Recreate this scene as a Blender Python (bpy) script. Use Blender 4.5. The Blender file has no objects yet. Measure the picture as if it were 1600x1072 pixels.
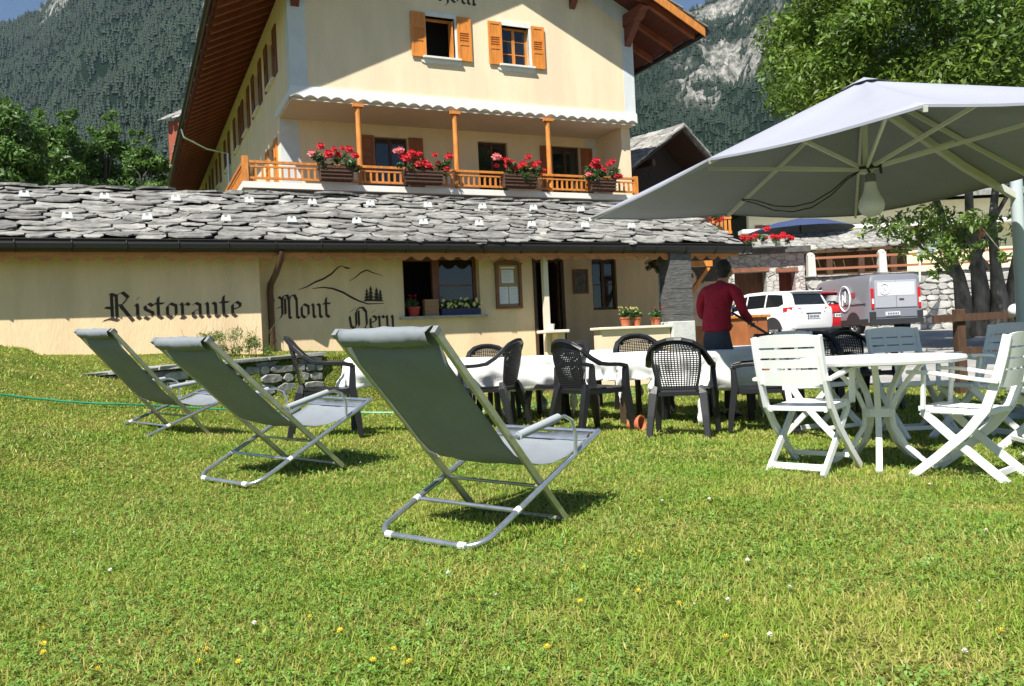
import bpy, bmesh, math, random
import numpy as np
from math import sin, cos, pi, radians, sqrt, atan2
from mathutils import Vector, Matrix
random.seed(7); RNG = np.random.default_rng(11)
SC = bpy.context.scene; COL = SC.collection
# ---------------------------------------------------------------- camera, sky, sun, exposure
FPX = 1315.0; ROLL = radians(-2.66); CAMH = 0.9
cam = bpy.data.cameras.new('camera'); co = bpy.data.objects.new('camera', cam); COL.objects.link(co)
cr, sr = cos(ROLL), sin(ROLL)
co.matrix_world = Matrix(((cr, -sr, 0, 0), (0, 0, -1, 0), (sr, cr, 0, CAMH), (0, 0, 0, 1)))
cam.sensor_width = 36; cam.lens = 36*FPX/1600; cam.clip_start = 0.05; cam.clip_end = 6000
SC.camera = co
SUN = Vector((-0.615, -1.378, 1.92)).normalized()
wd = bpy.data.worlds.new('World'); SC.world = wd; wd.use_nodes = True
nt = wd.node_tree; bg = nt.nodes['Background']; sky = nt.nodes.new('ShaderNodeTexSky')
sky.sky_type = 'NISHITA'; sky.sun_disc = False
sky.sun_elevation = math.asin(SUN.z); sky.sun_rotation = atan2(SUN.x, SUN.y); sky.altitude = 1200
sky.dust_density = 0.3; sky.ozone_density = 4.0; sky.air_density = 1.0
nt.links.new(sky.outputs[0], bg.inputs[0]); bg.inputs[1].default_value = 0.055
sl = bpy.data.lights.new('sun', 'SUN'); sl.energy = 5.0; sl.angle = radians(0.53); sl.color = (1.0, 0.95, 0.86)
so = bpy.data.objects.new('sun', sl); COL.objects.link(so); so.rotation_euler = SUN.to_track_quat('Z', 'Y').to_euler(); so.location = (0, 0, 30)
SC.view_settings.view_transform = 'Standard'; SC.view_settings.look = 'None'
SC.view_settings.exposure = 0.86; SC.view_settings.gamma = 1; SC.view_settings.use_curve_mapping = False
# ---------------------------------------------------------------- geometry helpers
TH = radians(24.46)
UU = Vector((cos(TH), sin(TH), 0)); NN = Vector((sin(TH), -cos(TH), 0))
CP = Vector((0, 0, CAMH)); CRX = Vector((cr, 0, sr)); CUP = Vector((-sr, 0, cr))
def ray(x, y): return Vector((0, 1, 0)) + CRX*((x-800)/FPX) - CUP*((y-536)/FPX)
BO = CP + ray(850, 534)*15; BO.z = 0            # origin of the buildings' own axes
def on_wall(x, y, yl):                          # point of the plane yl metres behind the eave line, as (u, z)
    d = ray(x, y); t = ((BO - NN*yl - CP).dot(NN))/d.dot(NN); P = CP + d*t
    return (P-BO).dot(UU), P.z
def at(x, y, D): return CP + ray(x, y)*D
def toB(P): return Vector(((P-BO).dot(UU), -(P-BO).dot(NN), P.z))
def gz(x, y):
    x = np.asarray(x, float); y = np.asarray(y, float)
    dx, dy = x+5.15, y-10.5
    s = dx*0.625 + dy*0.78; p = dx*0.78 - dy*0.625
    sl_ = np.where((s > 0) & (p < 0), 0.03, -0.1875)
    L = 0.71 + sl_*s - np.where((s > 0) & (p < 0), 0.15, 0.22)*p
    L = np.log1p(np.exp(np.clip(L/0.12, -30, 30)))*0.12
    L = 1.25-np.log1p(np.exp(np.clip((1.25-L)/0.08, -30, 30)))*0.08
    L = L*np.clip((1.6-x)/2.4, 0, 1)
    w = np.clip((x-2)/3, 0, 1); w = w*w*(3-2*w)
    R = np.clip((y-12)*0.043, 0, 0.64)*w
    far = np.clip((y-40)/30, 0, 1)
    L = L*(1-far)+0.85*far*(1-w)
    b = 0.13*np.exp(-((x+1.7)**2+(y-7.4)**2)/1.6)
    b = b + 0.05*np.exp(-((x+1.5)**2+(y-5.8)**2)/0.9)
    b = b - 0.07*np.clip((x-1.5)/1.0, 0, 1)*np.clip((10.8-y)/2.2, 0, 1)
    un = 0.018*np.sin(x*1.3+0.7)*np.cos(y*1.1) + 0.010*np.sin(x*3.1+y*2.3)
    return L + R + b + un
def gzf(x, y): return float(gz(x, y))
def ground_hit(x, y):
    d = ray(x, y); t = 1.0
    while t < 60:
        P = CP + d*t
        if P.z < gzf(P.x, P.y): break
        t += 0.02
    return CP + d*t
# ---------------------------------------------------------------- mesh builder
class MB:
    def __init__(s): s.v = []; s.f = []
    def add(s, vs, fs):
        n = len(s.v); s.v += [tuple(v) for v in vs]; s.f += [tuple(i+n for i in f) for f in fs]
    def box(s, x0, x1, y0, y1, z0, z1):
        s.add([(x0,y0,z0),(x1,y0,z0),(x1,y1,z0),(x0,y1,z0),(x0,y0,z1),(x1,y0,z1),(x1,y1,z1),(x0,y1,z1)],
              [(0,3,2,1),(4,5,6,7),(0,1,5,4),(1,2,6,5),(2,3,7,6),(3,0,4,7)])
    def hexa(s, b, t):
        s.add(list(b)+list(t), [(0,3,2,1),(4,5,6,7),(0,1,5,4),(1,2,6,5),(2,3,7,6),(3,0,4,7)])
    def bar(s, p0, p1, w, h, up=(0,0,1)):
        s.sweep([p0, p1], w, h, up)
    def sweep(s, pts, w, h, up=(0,0,1), closed=False):
        pts = [Vector(p) for p in pts]; up = Vector(up); rings = []
        n = len(pts)
        for i, p in enumerate(pts):
            if closed: a, b = pts[i-1], pts[(i+1) % n]
            else: a, b = pts[max(i-1, 0)], pts[min(i+1, n-1)]
            t = (b-a).normalized(); sd = t.cross(up)
            if sd.length < 1e-4: sd = t.cross(Vector((0.3, 1, 0.1)))
            sd.normalize(); u = sd.cross(t).normalized()
            ww = w[i] if isinstance(w, (list, tuple)) else w
            hh = h[i] if isinstance(h, (list, tuple)) else h
            rings.append([p-sd*ww/2-u*hh/2, p+sd*ww/2-u*hh/2, p+sd*ww/2+u*hh/2, p-sd*ww/2+u*hh/2])
        s.rings(rings, closed)
    def rings(s, rings, closed=False, cap=True):
        n0 = len(s.v); k = len(rings[0]); m = len(rings)
        for r in rings: s.v += [tuple(q) for q in r]
        for i in range(m if closed else m-1):
            a = n0+i*k; b = n0+((i+1) % m)*k
            for j in range(k):
                j2 = (j+1) % k; s.f.append((a+j, a+j2, b+j2, b+j))
        if cap and not closed:
            s.f.append(tuple(n0+j for j in reversed(range(k)))); s.f.append(tuple(n0+(m-1)*k+j for j in range(k)))
    def tube(s, pts, r, seg=8, closed=False):
        pts = [Vector(p) for p in pts]; n = len(pts); rings = []; prev = None
        for i, p in enumerate(pts):
            if closed: a, b = pts[i-1], pts[(i+1) % n]
            else: a, b = pts[max(i-1, 0)], pts[min(i+1, n-1)]
            t = (b-a)
            if t.length < 1e-6: t = Vector((0, 0, 1))
            t.normalize()
            if prev is None: sd = t.orthogonal().normalized()
            else:
                sd = prev - t*prev.dot(t)
                sd = sd.normalized() if sd.length > 1e-5 else t.orthogonal().normalized()
            prev = sd; u = t.cross(sd)
            rr = r[i] if isinstance(r, (list, tuple)) else r
            rings.append([p + (sd*cos(2*pi*j/seg) + u*sin(2*pi*j/seg))*rr for j in range(seg)])
        s.rings(rings, closed)
    def lathe(s, prof, seg=16, c=(0,0,0)):
        rings = [[(c[0]+r*cos(2*pi*j/seg), c[1]+r*sin(2*pi*j/seg), c[2]+z) for j in range(seg)] for r, z in prof]
        s.rings(rings)
    def prism(s, poly, d):
        poly = [Vector(p) for p in poly]; d = Vector(d); n = len(poly)
        s.add(poly+[p+d for p in poly], [tuple(reversed(range(n))), tuple(range(n, 2*n))]+[(i, (i+1) % n, n+(i+1) % n, n+i) for i in range(n)])
    def ball(s, c, r, seg=8, rows=5, sq=(1,1,1)):
        rings = []
        for i in range(rows+1):
            a = -pi/2 + pi*i/rows; a = max(min(a, pi/2-0.05), -pi/2+0.05)
            rings.append([(c[0]+r*sq[0]*cos(a)*cos(2*pi*j/seg), c[1]+r*sq[1]*cos(a)*sin(2*pi*j/seg), c[2]+r*sq[2]*sin(a)) for j in range(seg)])
        s.rings(rings)
    def build(s, name, m, parent=None, smooth=False, bevel=0, sharp=40):
        me = bpy.data.meshes.new(name); me.from_pydata(s.v, [], s.f)
        bm = bmesh.new(); bm.from_mesh(me); bmesh.ops.recalc_face_normals(bm, faces=bm.faces); bm.to_mesh(me); bm.free()
        return finish(name, me, m, parent, smooth, bevel, sharp)
def finish(name, me, m, parent=None, smooth=False, bevel=0, sharp=40):
    me.materials.append(m)
    if smooth:
        me.shade_smooth(); me.set_sharp_from_angle(angle=radians(sharp))
    o = bpy.data.objects.new(name, me); COL.objects.link(o)
    if parent: o.parent = parent
    if bevel:
        b = o.modifiers.new('bevel', 'BEVEL'); b.width = bevel; b.segments = 2; b.limit_method = 'ANGLE'
    return o
def np_mesh(name, V, Fc, m, parent=None, k=4, smooth=False):
    me = bpy.data.meshes.new(name); nv = len(V); nf = len(Fc)
    me.vertices.add(nv); me.vertices.foreach_set('co', np.ascontiguousarray(V, dtype=np.float32).ravel())
    me.loops.add(nf*k); me.loops.foreach_set('vertex_index', np.ascontiguousarray(Fc, dtype=np.int32).ravel())
    me.polygons.add(nf); me.polygons.foreach_set('loop_start', np.arange(0, nf*k, k, dtype=np.int32))
    me.polygons.foreach_set('loop_total', np.full(nf, k, dtype=np.int32))
    me.update(calc_edges=True); me.validate()
    me.materials.append(m)
    if smooth: me.shade_smooth()
    o = bpy.data.objects.new(name, me); COL.objects.link(o)
    if parent: o.parent = parent
    return o
def thing(name, label, cat, loc=(0,0,0), rotz=0.0, group=None, rot=None):
    o = bpy.data.objects.new(name, None); COL.objects.link(o); o.location = loc
    o.rotation_euler = rot if rot else (0, 0, rotz); o.empty_display_size = 0.1
    o['label'] = label; o['category'] = cat
    if group: o['group'] = group
    return o
def tag(o, label, cat, group=None):
    o['label'] = label; o['category'] = cat
    if group: o['group'] = group
    return o
def struct(o): o['kind'] = 'structure'; return o
def dup(root, loc=None, rot=None, label=None, group=None):
    def rec(o, par):
        c = o.copy(); COL.objects.link(c)
        if par: c.parent = par
        for ch in list(o.children): rec(ch, c)
        return c
    r = rec(root, None)
    if loc is not None: r.location = loc
    if rot is not None: r.rotation_euler = rot if isinstance(rot, tuple) else (0, 0, rot)
    if label: r['label'] = label
    if group: r['group'] = group
    return r
# ---------------------------------------------------------------- materials
MATS = {}
def mat(name, col, rough=0.6, var=0.0, scale=4.0, col2=None, bump=0.0, bscale=30.0, metal=0.0, spec=0.5, island=0.0, trans=0.0, coords='Object', stretch=None, emit=None, contrast=(0.35, 0.65), sub=0.0):
    if name in MATS: return MATS[name]
    m = bpy.data.materials.new(name); m.use_nodes = True; t = m.node_tree; N = t.nodes; Lk = t.links
    b = N['Principled BSDF']; b.inputs['Roughness'].default_value = rough; b.inputs['Metallic'].default_value = metal
    b.inputs['Specular IOR Level'].default_value = spec
    b.inputs['Base Color'].default_value = (*col, 1)
    tc = N.new('ShaderNodeTexCoord'); src = tc.outputs[coords]
    if stretch:
        mp = N.new('ShaderNodeMapping'); mp.inputs['Scale'].default_value = stretch; Lk.new(src, mp.inputs[0]); src = mp.outputs[0]
    out = None
    if var or col2:
        nz = N.new('ShaderNodeTexNoise'); nz.inputs['Scale'].default_value = scale; nz.inputs['Detail'].default_value = 6; nz.inputs['Roughness'].default_value = 0.6
        Lk.new(src, nz.inputs['Vector'])
        rp = N.new('ShaderNodeValToRGB'); Lk.new(nz.outputs[0], rp.inputs[0])
        c2 = col2 if col2 else tuple(c*(1-var) for c in col)
        c1 = col if col2 else tuple(min(1, c*(1+var*0.5)) for c in col)
        rp.color_ramp.elements[0].position = contrast[0]; rp.color_ramp.elements[1].position = contrast[1]
        rp.color_ramp.elements[0].color = (*c2, 1); rp.color_ramp.elements[1].color = (*c1, 1)
        out = rp.outputs[0]
    if island:
        g = N.new('ShaderNodeNewGeometry'); mr = N.new('ShaderNodeMapRange')
        mr.inputs[3].default_value = 1-island; mr.inputs[4].default_value = 1+island*0.6
        Lk.new(g.outputs['Random Per Island'], mr.inputs[0])
        mx = N.new('ShaderNodeMix'); mx.data_type = 'RGBA'; mx.blend_type = 'MULTIPLY'; mx.inputs[0].default_value = 1
        if out: Lk.new(out, mx.inputs[6])
        else: mx.inputs[6].default_value = (*col, 1)
        Lk.new(mr.outputs[0], mx.inputs[7]); out = mx.outputs[2]
    if out: Lk.new(out, b.inputs['Base Color'])
    if bump:
        n2 = N.new('ShaderNodeTexNoise'); n2.inputs['Scale'].default_value = bscale; n2.inputs['Detail'].default_value = 5
        Lk.new(src, n2.inputs['Vector']); bp = N.new('ShaderNodeBump'); bp.inputs['Strength'].default_value = bump; bp.inputs['Distance'].default_value = 0.02
        Lk.new(n2.outputs[0], bp.inputs['Height']); Lk.new(bp.outputs[0], b.inputs['Normal'])
    if trans:
        tr = N.new('ShaderNodeBsdfTranslucent'); ms = N.new('ShaderNodeMixShader'); ms.inputs[0].default_value = trans
        if out: Lk.new(out, tr.inputs[0])
        else: tr.inputs[0].default_value = (*col, 1)
        Lk.new(b.outputs[0], ms.inputs[1]); Lk.new(tr.outputs[0], ms.inputs[2]); Lk.new(ms.outputs[0], N['Material Output'].inputs[0])
    if emit:
        b.inputs['Emission Color'].default_value = (*emit[0], 1); b.inputs['Emission Strength'].default_value = emit[1]
    MATS[name] = m; return m
M_PLASTER = mat('cream_plaster', (0.78, 0.59, 0.37), 0.9, var=0.13, scale=2.2, bump=0.3, bscale=40, stretch=(1, 1, 0.22))
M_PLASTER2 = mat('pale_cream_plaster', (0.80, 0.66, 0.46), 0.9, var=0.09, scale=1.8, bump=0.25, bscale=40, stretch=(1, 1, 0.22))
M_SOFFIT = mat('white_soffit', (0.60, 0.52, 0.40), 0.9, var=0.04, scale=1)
M_BAND = mat('pale_grey_paint', (0.62, 0.66, 0.68), 0.85, var=0.08, scale=3)
M_SLAB = mat('stone_slab', (0.33, 0.325, 0.305), 0.85, scale=5, col2=(0.15, 0.148, 0.14), bump=0.7, bscale=18, island=0.42)
M_SLABW = mat('white_stone', (0.72, 0.74, 0.74), 0.6, var=0.1)
M_DARKWOOD = mat('dark_brown_wood', (0.075, 0.035, 0.018), 0.6, var=0.35, scale=3, stretch=(12, 12, 1), bump=0.2)
M_REDWOOD = mat('red_brown_wood', (0.15, 0.038, 0.016), 0.55, var=0.3, scale=2, stretch=(10, 1, 10), bump=0.15)
M_ORWOOD = mat('orange_varnished_wood', (0.62, 0.235, 0.048), 0.45, var=0.3, scale=2.5, stretch=(9, 9, 1.2), bump=0.15)
M_SHUT = mat('shutter_wood', (0.66, 0.24, 0.04), 0.45, var=0.22, scale=3, stretch=(10, 10, 1))
M_SHUTD = mat('shaded_shutter_wood', (0.20, 0.07, 0.03), 0.55, var=0.25, scale=3, stretch=(10, 10, 1))  # darkened copy of the shutter wood, side wall shade put into its colour
M_FASCIA = mat('brown_fascia_wood', (0.50, 0.20, 0.055), 0.6, var=0.25, scale=2, stretch=(1, 8, 8))
M_GUTTER = mat('dark_brown_metal', (0.018, 0.016, 0.015), 0.45, spec=0.4, metal=0.0)
M_GLASS = mat('dark_glass', (0.012, 0.014, 0.016), 0.06, spec=0.8)
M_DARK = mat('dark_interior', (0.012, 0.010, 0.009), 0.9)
M_WHITE = mat('white_paint', (0.83, 0.83, 0.82), 0.5, var=0.03)
M_INK = mat('brown_black_lettering', (0.045, 0.030, 0.024), 0.85, var=0.2, scale=10)
M_PILLAR = mat('dark_grey_stone', (0.11, 0.11, 0.108), 0.9, var=0.4, scale=6, stretch=(1, 1, 5), bump=0.6, bscale=12)
M_STONEBLK = mat('pale_stone', (0.55, 0.56, 0.53), 0.85, var=0.15, scale=6, bump=0.3)
M_CAP = mat('cream_stone_cap', (0.74, 0.68, 0.56), 0.8, var=0.08)
M_TERRA = mat('terracotta', (0.46, 0.14, 0.06), 0.8, var=0.15, scale=8)
M_RED = mat('red_petals', (0.70, 0.018, 0.035), 0.6, island=0.35, trans=0.2)
M_PINK = mat('pink_petals', (0.80, 0.25, 0.25), 0.6, island=0.2, trans=0.2)
M_YEL = mat('yellow_petals', (0.80, 0.62, 0.05), 0.6, island=0.2, trans=0.2)
M_PYEL = mat('pale_yellow_petals', (0.80, 0.76, 0.28), 0.6, island=0.2, trans=0.2)
M_WHF = mat('white_clover_petals', (0.72, 0.70, 0.62), 0.7, island=0.15)
M_LEAF = mat('dark_green_leaf', (0.055, 0.125, 0.028), 0.5, island=0.5, trans=0.25)
M_BOXB = mat('brown_wicker', (0.10, 0.05, 0.03), 0.8, var=0.35, scale=25, bump=0.6, bscale=60)
M_BPLAST = mat('anthracite_plastic', (0.012, 0.012, 0.014), 0.38, spec=0.5, bump=0.05, bscale=200)
M_WPLAST = mat('white_plastic', (0.80, 0.81, 0.81), 0.4, var=0.03, scale=3)
M_CLOTH = mat('white_tablecloth', (0.86, 0.86, 0.85), 0.9, var=0.03, scale=2)
M_STEEL = mat('galvanised_steel', (0.60, 0.64, 0.70), 0.24, metal=0.85, var=0.15, scale=20)
M_ALU = mat('olive_anodised_aluminium', (0.52, 0.52, 0.43), 0.35, metal=0.75, var=0.15, scale=15)
M_CAPW = mat('white_plastic_cap', (0.75, 0.76, 0.76), 0.4); M_CAPG = mat('grey_plastic_cap', (0.22, 0.23, 0.23), 0.5)
M_FOAM = mat('grey_foam', (0.34, 0.37, 0.40), 0.8)
M_DECK = mat('grey_green_mesh_fabric', (0.20, 0.225, 0.248), 0.7, var=0.08, scale=5, trans=0.012, bump=0.4, bscale=7)
M_CANOPY = mat('grey_parasol_canvas', (0.33, 0.345, 0.41), 0.85, var=0.03, scale=3, trans=0.04)
M_RIB = mat('cream_parasol_metal', (0.62, 0.62, 0.54), 0.45)
M_MAST = mat('grey_parasol_mast', (0.45, 0.52, 0.54), 0.4)
M_BARK = mat('grey_bark', (0.17, 0.16, 0.14), 0.9, scale=5, col2=(0.035, 0.032, 0.028), bump=0.9, bscale=14, stretch=(1, 1, 0.35))
M_SKIN = mat('skin', (0.55, 0.30, 0.20), 0.55)
M_HAIR = mat('dark_hair', (0.015, 0.012, 0.010), 0.6, var=0.3, scale=60)
M_SWEAT = mat('wine_red_knit', (0.36, 0.010, 0.030), 0.9, var=0.2, scale=9, bump=0.8, bscale=16)
M_TROU = mat('charcoal_cotton', (0.045, 0.053, 0.065), 0.9, var=0.15, scale=6, bump=0.3, bscale=20)
# ---------------------------------------------------------------- ground
def ground_material():
    m = bpy.data.materials.new('lawn_soil_and_turf'); m.use_nodes = True; t = m.node_tree; N = t.nodes; L = t.links; b = N['Principled BSDF']
    b.inputs['Roughness'].default_value = 0.95; b.inputs['Specular IOR Level'].default_value = 0.1
    tc = N.new('ShaderNodeTexCoord')
    n1 = N.new('ShaderNodeTexNoise'); n1.inputs['Scale'].default_value = 1.1; n1.inputs['Detail'].default_value = 5; L.new(tc.outputs['Object'], n1.inputs[0])
    n2 = N.new('ShaderNodeTexNoise'); n2.inputs['Scale'].default_value = 45; n2.inputs['Detail'].default_value = 6; L.new(tc.outputs['Object'], n2.inputs[0])
    r1 = N.new('ShaderNodeValToRGB'); L.new(n1.outputs[0], r1.inputs[0]); e = r1.color_ramp.elements
    e[0].position = 0.35; e[0].color = (0.11, 0.17, 0.025, 1); e[1].position = 0.65; e[1].color = (0.24, 0.25, 0.06, 1)
    r2 = N.new('ShaderNodeValToRGB'); L.new(n2.outputs[0], r2.inputs[0]); e = r2.color_ramp.elements
    e[0].position = 0.38; e[0].color = (0.25, 0.25, 0.2, 1); e[1].position = 0.62; e[1].color = (1.25, 1.25, 1.1, 1)
    mx = N.new('ShaderNodeMix'); mx.data_type = 'RGBA'; mx.blend_type = 'MULTIPLY'; mx.inputs[0].default_value = 1
    L.new(r1.outputs[0], mx.inputs[6]); L.new(r2.outputs[0], mx.inputs[7]); L.new(mx.outputs[2], b.inputs['Base Color'])
    bp = N.new('ShaderNodeBump'); bp.inputs['Strength'].default_value = 1; bp.inputs['Distance'].default_value = 0.04
    L.new(n2.outputs[0], bp.inputs['Height']); L.new(bp.outputs[0], b.inputs['Normal'])
    return m
def grid_mesh(name, xs, ys, zf, m, smooth=True):
    X, Y = np.meshgrid(xs, ys); Z = zf(X, Y); nx, ny = len(xs), len(ys)
    V = np.stack([X.ravel(), Y.ravel(), Z.ravel()], 1); i = np.arange(nx*ny).reshape(ny, nx)
    F = np.stack([i[:-1, :-1].ravel(), i[:-1, 1:].ravel(), i[1:, 1:].ravel(), i[1:, :-1].ravel()], 1)
    return np_mesh(name, V, F, m, smooth=smooth)
def steps(a, lo, hi, b, fine, n):
    return np.concatenate([-(np.geomspace(1, 1+lo-a, n)[::-1]-1)+lo, np.arange(lo+fine, hi, fine), (np.geomspace(1, 1+b-hi, n)-1)+hi])
xs = steps(-2500, -13, 14, 2500, 0.12, 26); ys = steps(-400, -3, 20, 2600, 0.12, 26)
struct(grid_mesh('lawn', xs, ys, gz, ground_material()))
M_ASPH = mat('pale_grey_asphalt', (0.36, 0.35, 0.335), 0.9, var=0.22, scale=1.5, bump=0.4, bscale=60)
px_ = np.linspace(4.6, 60, 90); py_ = np.linspace(12.4, 46, 110)
struct(grid_mesh('car_park', px_, py_, lambda X, Y: gz(X, Y)+0.03, M_ASPH))
# ---------------------------------------------------------------- grass
def fbm2(x, y, s, seed=0, oc=4):
    out = np.zeros_like(x); amp = 1; tot = 0
    for o in range(oc):
        r = np.random.default_rng(seed*31+o); G = r.random((64, 64))
        u = x*s*2**o; v = y*s*2**o; iu = np.floor(u).astype(int); iv = np.floor(v).astype(int)
        fu = u-iu; fv = v-iv; fu = fu*fu*(3-2*fu); fv = fv*fv*(3-2*fv)
        a = G[iu % 64, iv % 64]; b = G[(iu+1) % 64, iv % 64]; c = G[iu % 64, (iv+1) % 64]; d = G[(iu+1) % 64, (iv+1) % 64]
        out += amp*((a*(1-fu)+b*fu)*(1-fv)+(c*(1-fu)+d*fu)*fv); tot += amp; amp *= 0.55
    return out/tot
def grass_material():
    m = bpy.data.materials.new('grass_blades'); m.use_nodes = True; t = m.node_tree; N = t.nodes; L = t.links; b = N['Principled BSDF']
    b.inputs['Roughness'].default_value = 0.5; b.inputs['Specular IOR Level'].default_value = 0.35
    tc = N.new('ShaderNodeTexCoord'); g = N.new('ShaderNodeNewGeometry')
    n1 = N.new('ShaderNodeTexNoise'); n1.inputs['Scale'].default_value = 1.4; n1.inputs['Detail'].default_value = 7; n1.inputs['Roughness'].default_value = 0.65; L.new(tc.outputs['Object'], n1.inputs[0])
    ad = N.new('ShaderNodeMath'); ad.operation = 'MULTIPLY_ADD'; L.new(g.outputs['Random Per Island'], ad.inputs[0]); ad.inputs[1].default_value = 0.42; L.new(n1.outputs[0], ad.inputs[2])
    r = N.new('ShaderNodeValToRGB'); L.new(ad.outputs[0], r.inputs[0]); e = r.color_ramp.elements
    e[0].position = 0.38; e[0].color = (0.11, 0.23, 0.018, 1); e[1].position = 1.0; e[1].color = (0.52, 0.45, 0.18, 1)
    k = e.new(0.58); k.color = (0.25, 0.41, 0.045, 1); k = e.new(0.82); k.color = (0.46, 0.455, 0.11, 1)
    L.new(r.outputs[0], b.inputs['Base Color'])
    tr = N.new('ShaderNodeBsdfTranslucent'); L.new(r.outputs[0], tr.inputs[0]); ms = N.new('ShaderNodeMixShader'); ms.inputs[0].default_value = 0.38
    L.new(b.outputs[0], ms.inputs[1]); L.new(tr.outputs[0], ms.inputs[2]); L.new(ms.outputs[0], N['Material Output'].inputs[0])
    return m
def on_lawn(x, y):
    bu = (x-BO.x)*UU.x+(y-BO.y)*UU.y; bn = -((x-BO.x)*NN.x+(y-BO.y)*NN.y)
    lim = np.where(bu < -4.8, 0.36, np.where(bu < 0.3, 0.6, -0.02))
    ok = (bn < lim) | (bu > 4.6)
    return ok & ~((x > 4.6) & (y > 12.4)) & (y > 1.2)
def scatter(n, y0, y1, m_, power=1.0):
    y = y0 + (y1-y0)*RNG.random(n)**power
    hw = y*0.66+0.9+m_; x = (RNG.random(n)*2-1)*hw
    return x, y
def blades(name, zones, material):
    VV = []; FF = []; off = 0
    for n, y0, y1, w, h, side in zones:
        x, y = scatter(n, y0, y1, side); ok = on_lawn(x, y)
        if side: ok &= np.abs(x) > y*0.66+0.8
        dens = fbm2(x+40, y+40, 2.2, 5); ok &= RNG.random(n) < np.clip(0.6+1.3*(dens-0.3), 0.5, 1)
        x, y = x[ok], y[ok]; n = len(x); z = gz(x, y)
        a = RNG.random(n)*2*np.pi; lean = RNG.random(n)**0.8*1.15; b = RNG.random(n)*2*np.pi
        tall = fbm2(x+90, y+10, 0.9, 9)
        H = h*(0.45+RNG.random(n)*0.9)*(0.65+0.75*tall); W_ = w*(0.6+0.8*RNG.random(n))
        dx, dy = np.cos(a), np.sin(a); sx, sy = np.cos(b), np.sin(b)
        P0 = np.stack([x, y, z-0.004], 1)
        D = np.stack([dx*np.sin(lean), dy*np.sin(lean), np.cos(lean)], 1)
        D2 = np.stack([dx*np.sin(lean*1.75), dy*np.sin(lean*1.75), np.cos(lean*1.75)*0.8], 1)
        S = np.stack([sx, sy, 0*sx], 1)*W_[:, None]
        P1 = P0 + D*(H*0.55)[:, None]; P2 = P1 + D2*(H*0.5)[:, None]
        P2[:, 2] = np.maximum(P2[:, 2], z+0.004)
        V = np.stack([P0-S/2, P0+S/2, P1+S*0.42, P1-S*0.42, P2+S*0.08, P2-S*0.08], 1).reshape(-1, 3)
        i = np.arange(n)*6+off
        F = np.concatenate([np.stack([i, i+1, i+2, i+3], 1), np.stack([i+3, i+2, i+4, i+5], 1)])
        VV.append(V); FF.append(F); off += n*6
    return np_mesh(name, np.concatenate(VV), np.concatenate(FF), material)
M_GRASS = grass_material()
g = blades('grass', [(125000, 1.7, 3.4, 0.0040, 0.034, 0), (130000, 3.2, 5.6, 0.0052, 0.034, 0), (110000, 5.4, 9.0, 0.0085, 0.034, 0), (62000, 8.8, 15.5, 0.015, 0.04, 0), (70000, 1.7, 5.6, 0.009, 0.036, 3.5), (60000, 5.4, 15.5, 0.015, 0.042, 4.0)], M_GRASS)
tag(g, 'short green and straw coloured grass covering the whole lawn', 'grass'); g['kind'] = 'stuff'
# broad clover and plantain leaves among the blades
M_CLOV = mat('clover_leaf', (0.18, 0.33, 0.055), 0.5, island=0.4, trans=0.3)
def clover():
    n = 60000; x, y = scatter(n, 1.7, 7.0, 0); k = fbm2(x+11, y+3, 1.3, 3); ok = (k > 0.38) & on_lawn(x, y); x, y = x[ok], y[ok]; n = len(x)
    r = 0.005+0.006*RNG.random(n); z = gz(x, y)+0.010+0.020*RNG.random(n)
    nx = RNG.normal(0, 0.35, n); ny = RNG.normal(0, 0.35, n); a0 = RNG.random(n)*6.28; VV = []; FF = []
    for kf in range(3):
        a = a0+kf*2.094
        pts = []
        for rr, da in ((0.05, 0), (0.95, -0.55), (1.25, 0), (0.95, 0.55)):
            px = np.cos(a+da)*r*rr; py = np.sin(a+da)*r*rr
            pts.append(np.stack([x+px, y+py, z+px*nx+py*ny], 1))
        VV.append(np.stack(pts, 1).reshape(-1, 3)); i = np.arange(n)*4+kf*n*4; FF.append(np.stack([i, i+1, i+2, i+3], 1))
    return np_mesh('clover', np.concatenate(VV), np.concatenate(FF), M_CLOV)
c = clover(); tag(c, 'patches of small clover leaves mixed into the lawn', 'ground cover'); c['kind'] = 'stuff'
def little_flower(name, m, petals, r, h, label, cat, loc, group):
    t = thing(name, label, cat, loc, RNG.random()*6, group); b = MB(); b.tube([(0, 0, 0), (0.004, 0, h*0.6), (0, 0, h)], 0.0012, 5); b.build('stem', M_LEAF, t)
    b = MB()
    for lay in range(2):
        for i in range(petals):
            a = 2*pi*i/petals+lay*0.4; rr = r*(1-0.3*lay)
            b.add([(0, 0, h+0.001*lay), (cos(a-0.35)*rr*0.75, sin(a-0.35)*rr*0.75, h+0.004+lay*0.004), (cos(a)*rr, sin(a)*rr, h+0.005+lay*0.006), (cos(a+0.35)*rr*0.75, sin(a+0.35)*rr*0.75, h+0.004+lay*0.004)], [(0, 1, 2, 3)])
    b.build('petals', m, t); return t
YF = [(62,1020),(80,1035),(66,998),(330,1032),(150,1066),(745,953),(484,980),(275,1003),(540,995),(612,1032),(582,1048),(652,1050),(376,1052),(1001,938),(1063,957),(910,901),(1138,1013),(993,872),(903,872),(910,953),(1565,1003),(858,1027),(317,1052)]
yf = little_flower('buttercup', M_YEL, 7, 0.011, 0.038, 'x', 'flower', (0, 0, 0), 'yellow buttercups open in the lawn')
wf = little_flower('clover_flower', M_WHF, 9, 0.009, 0.035, 'x', 'flower', (0, 0, 0), 'white clover heads in the lawn')
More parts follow.
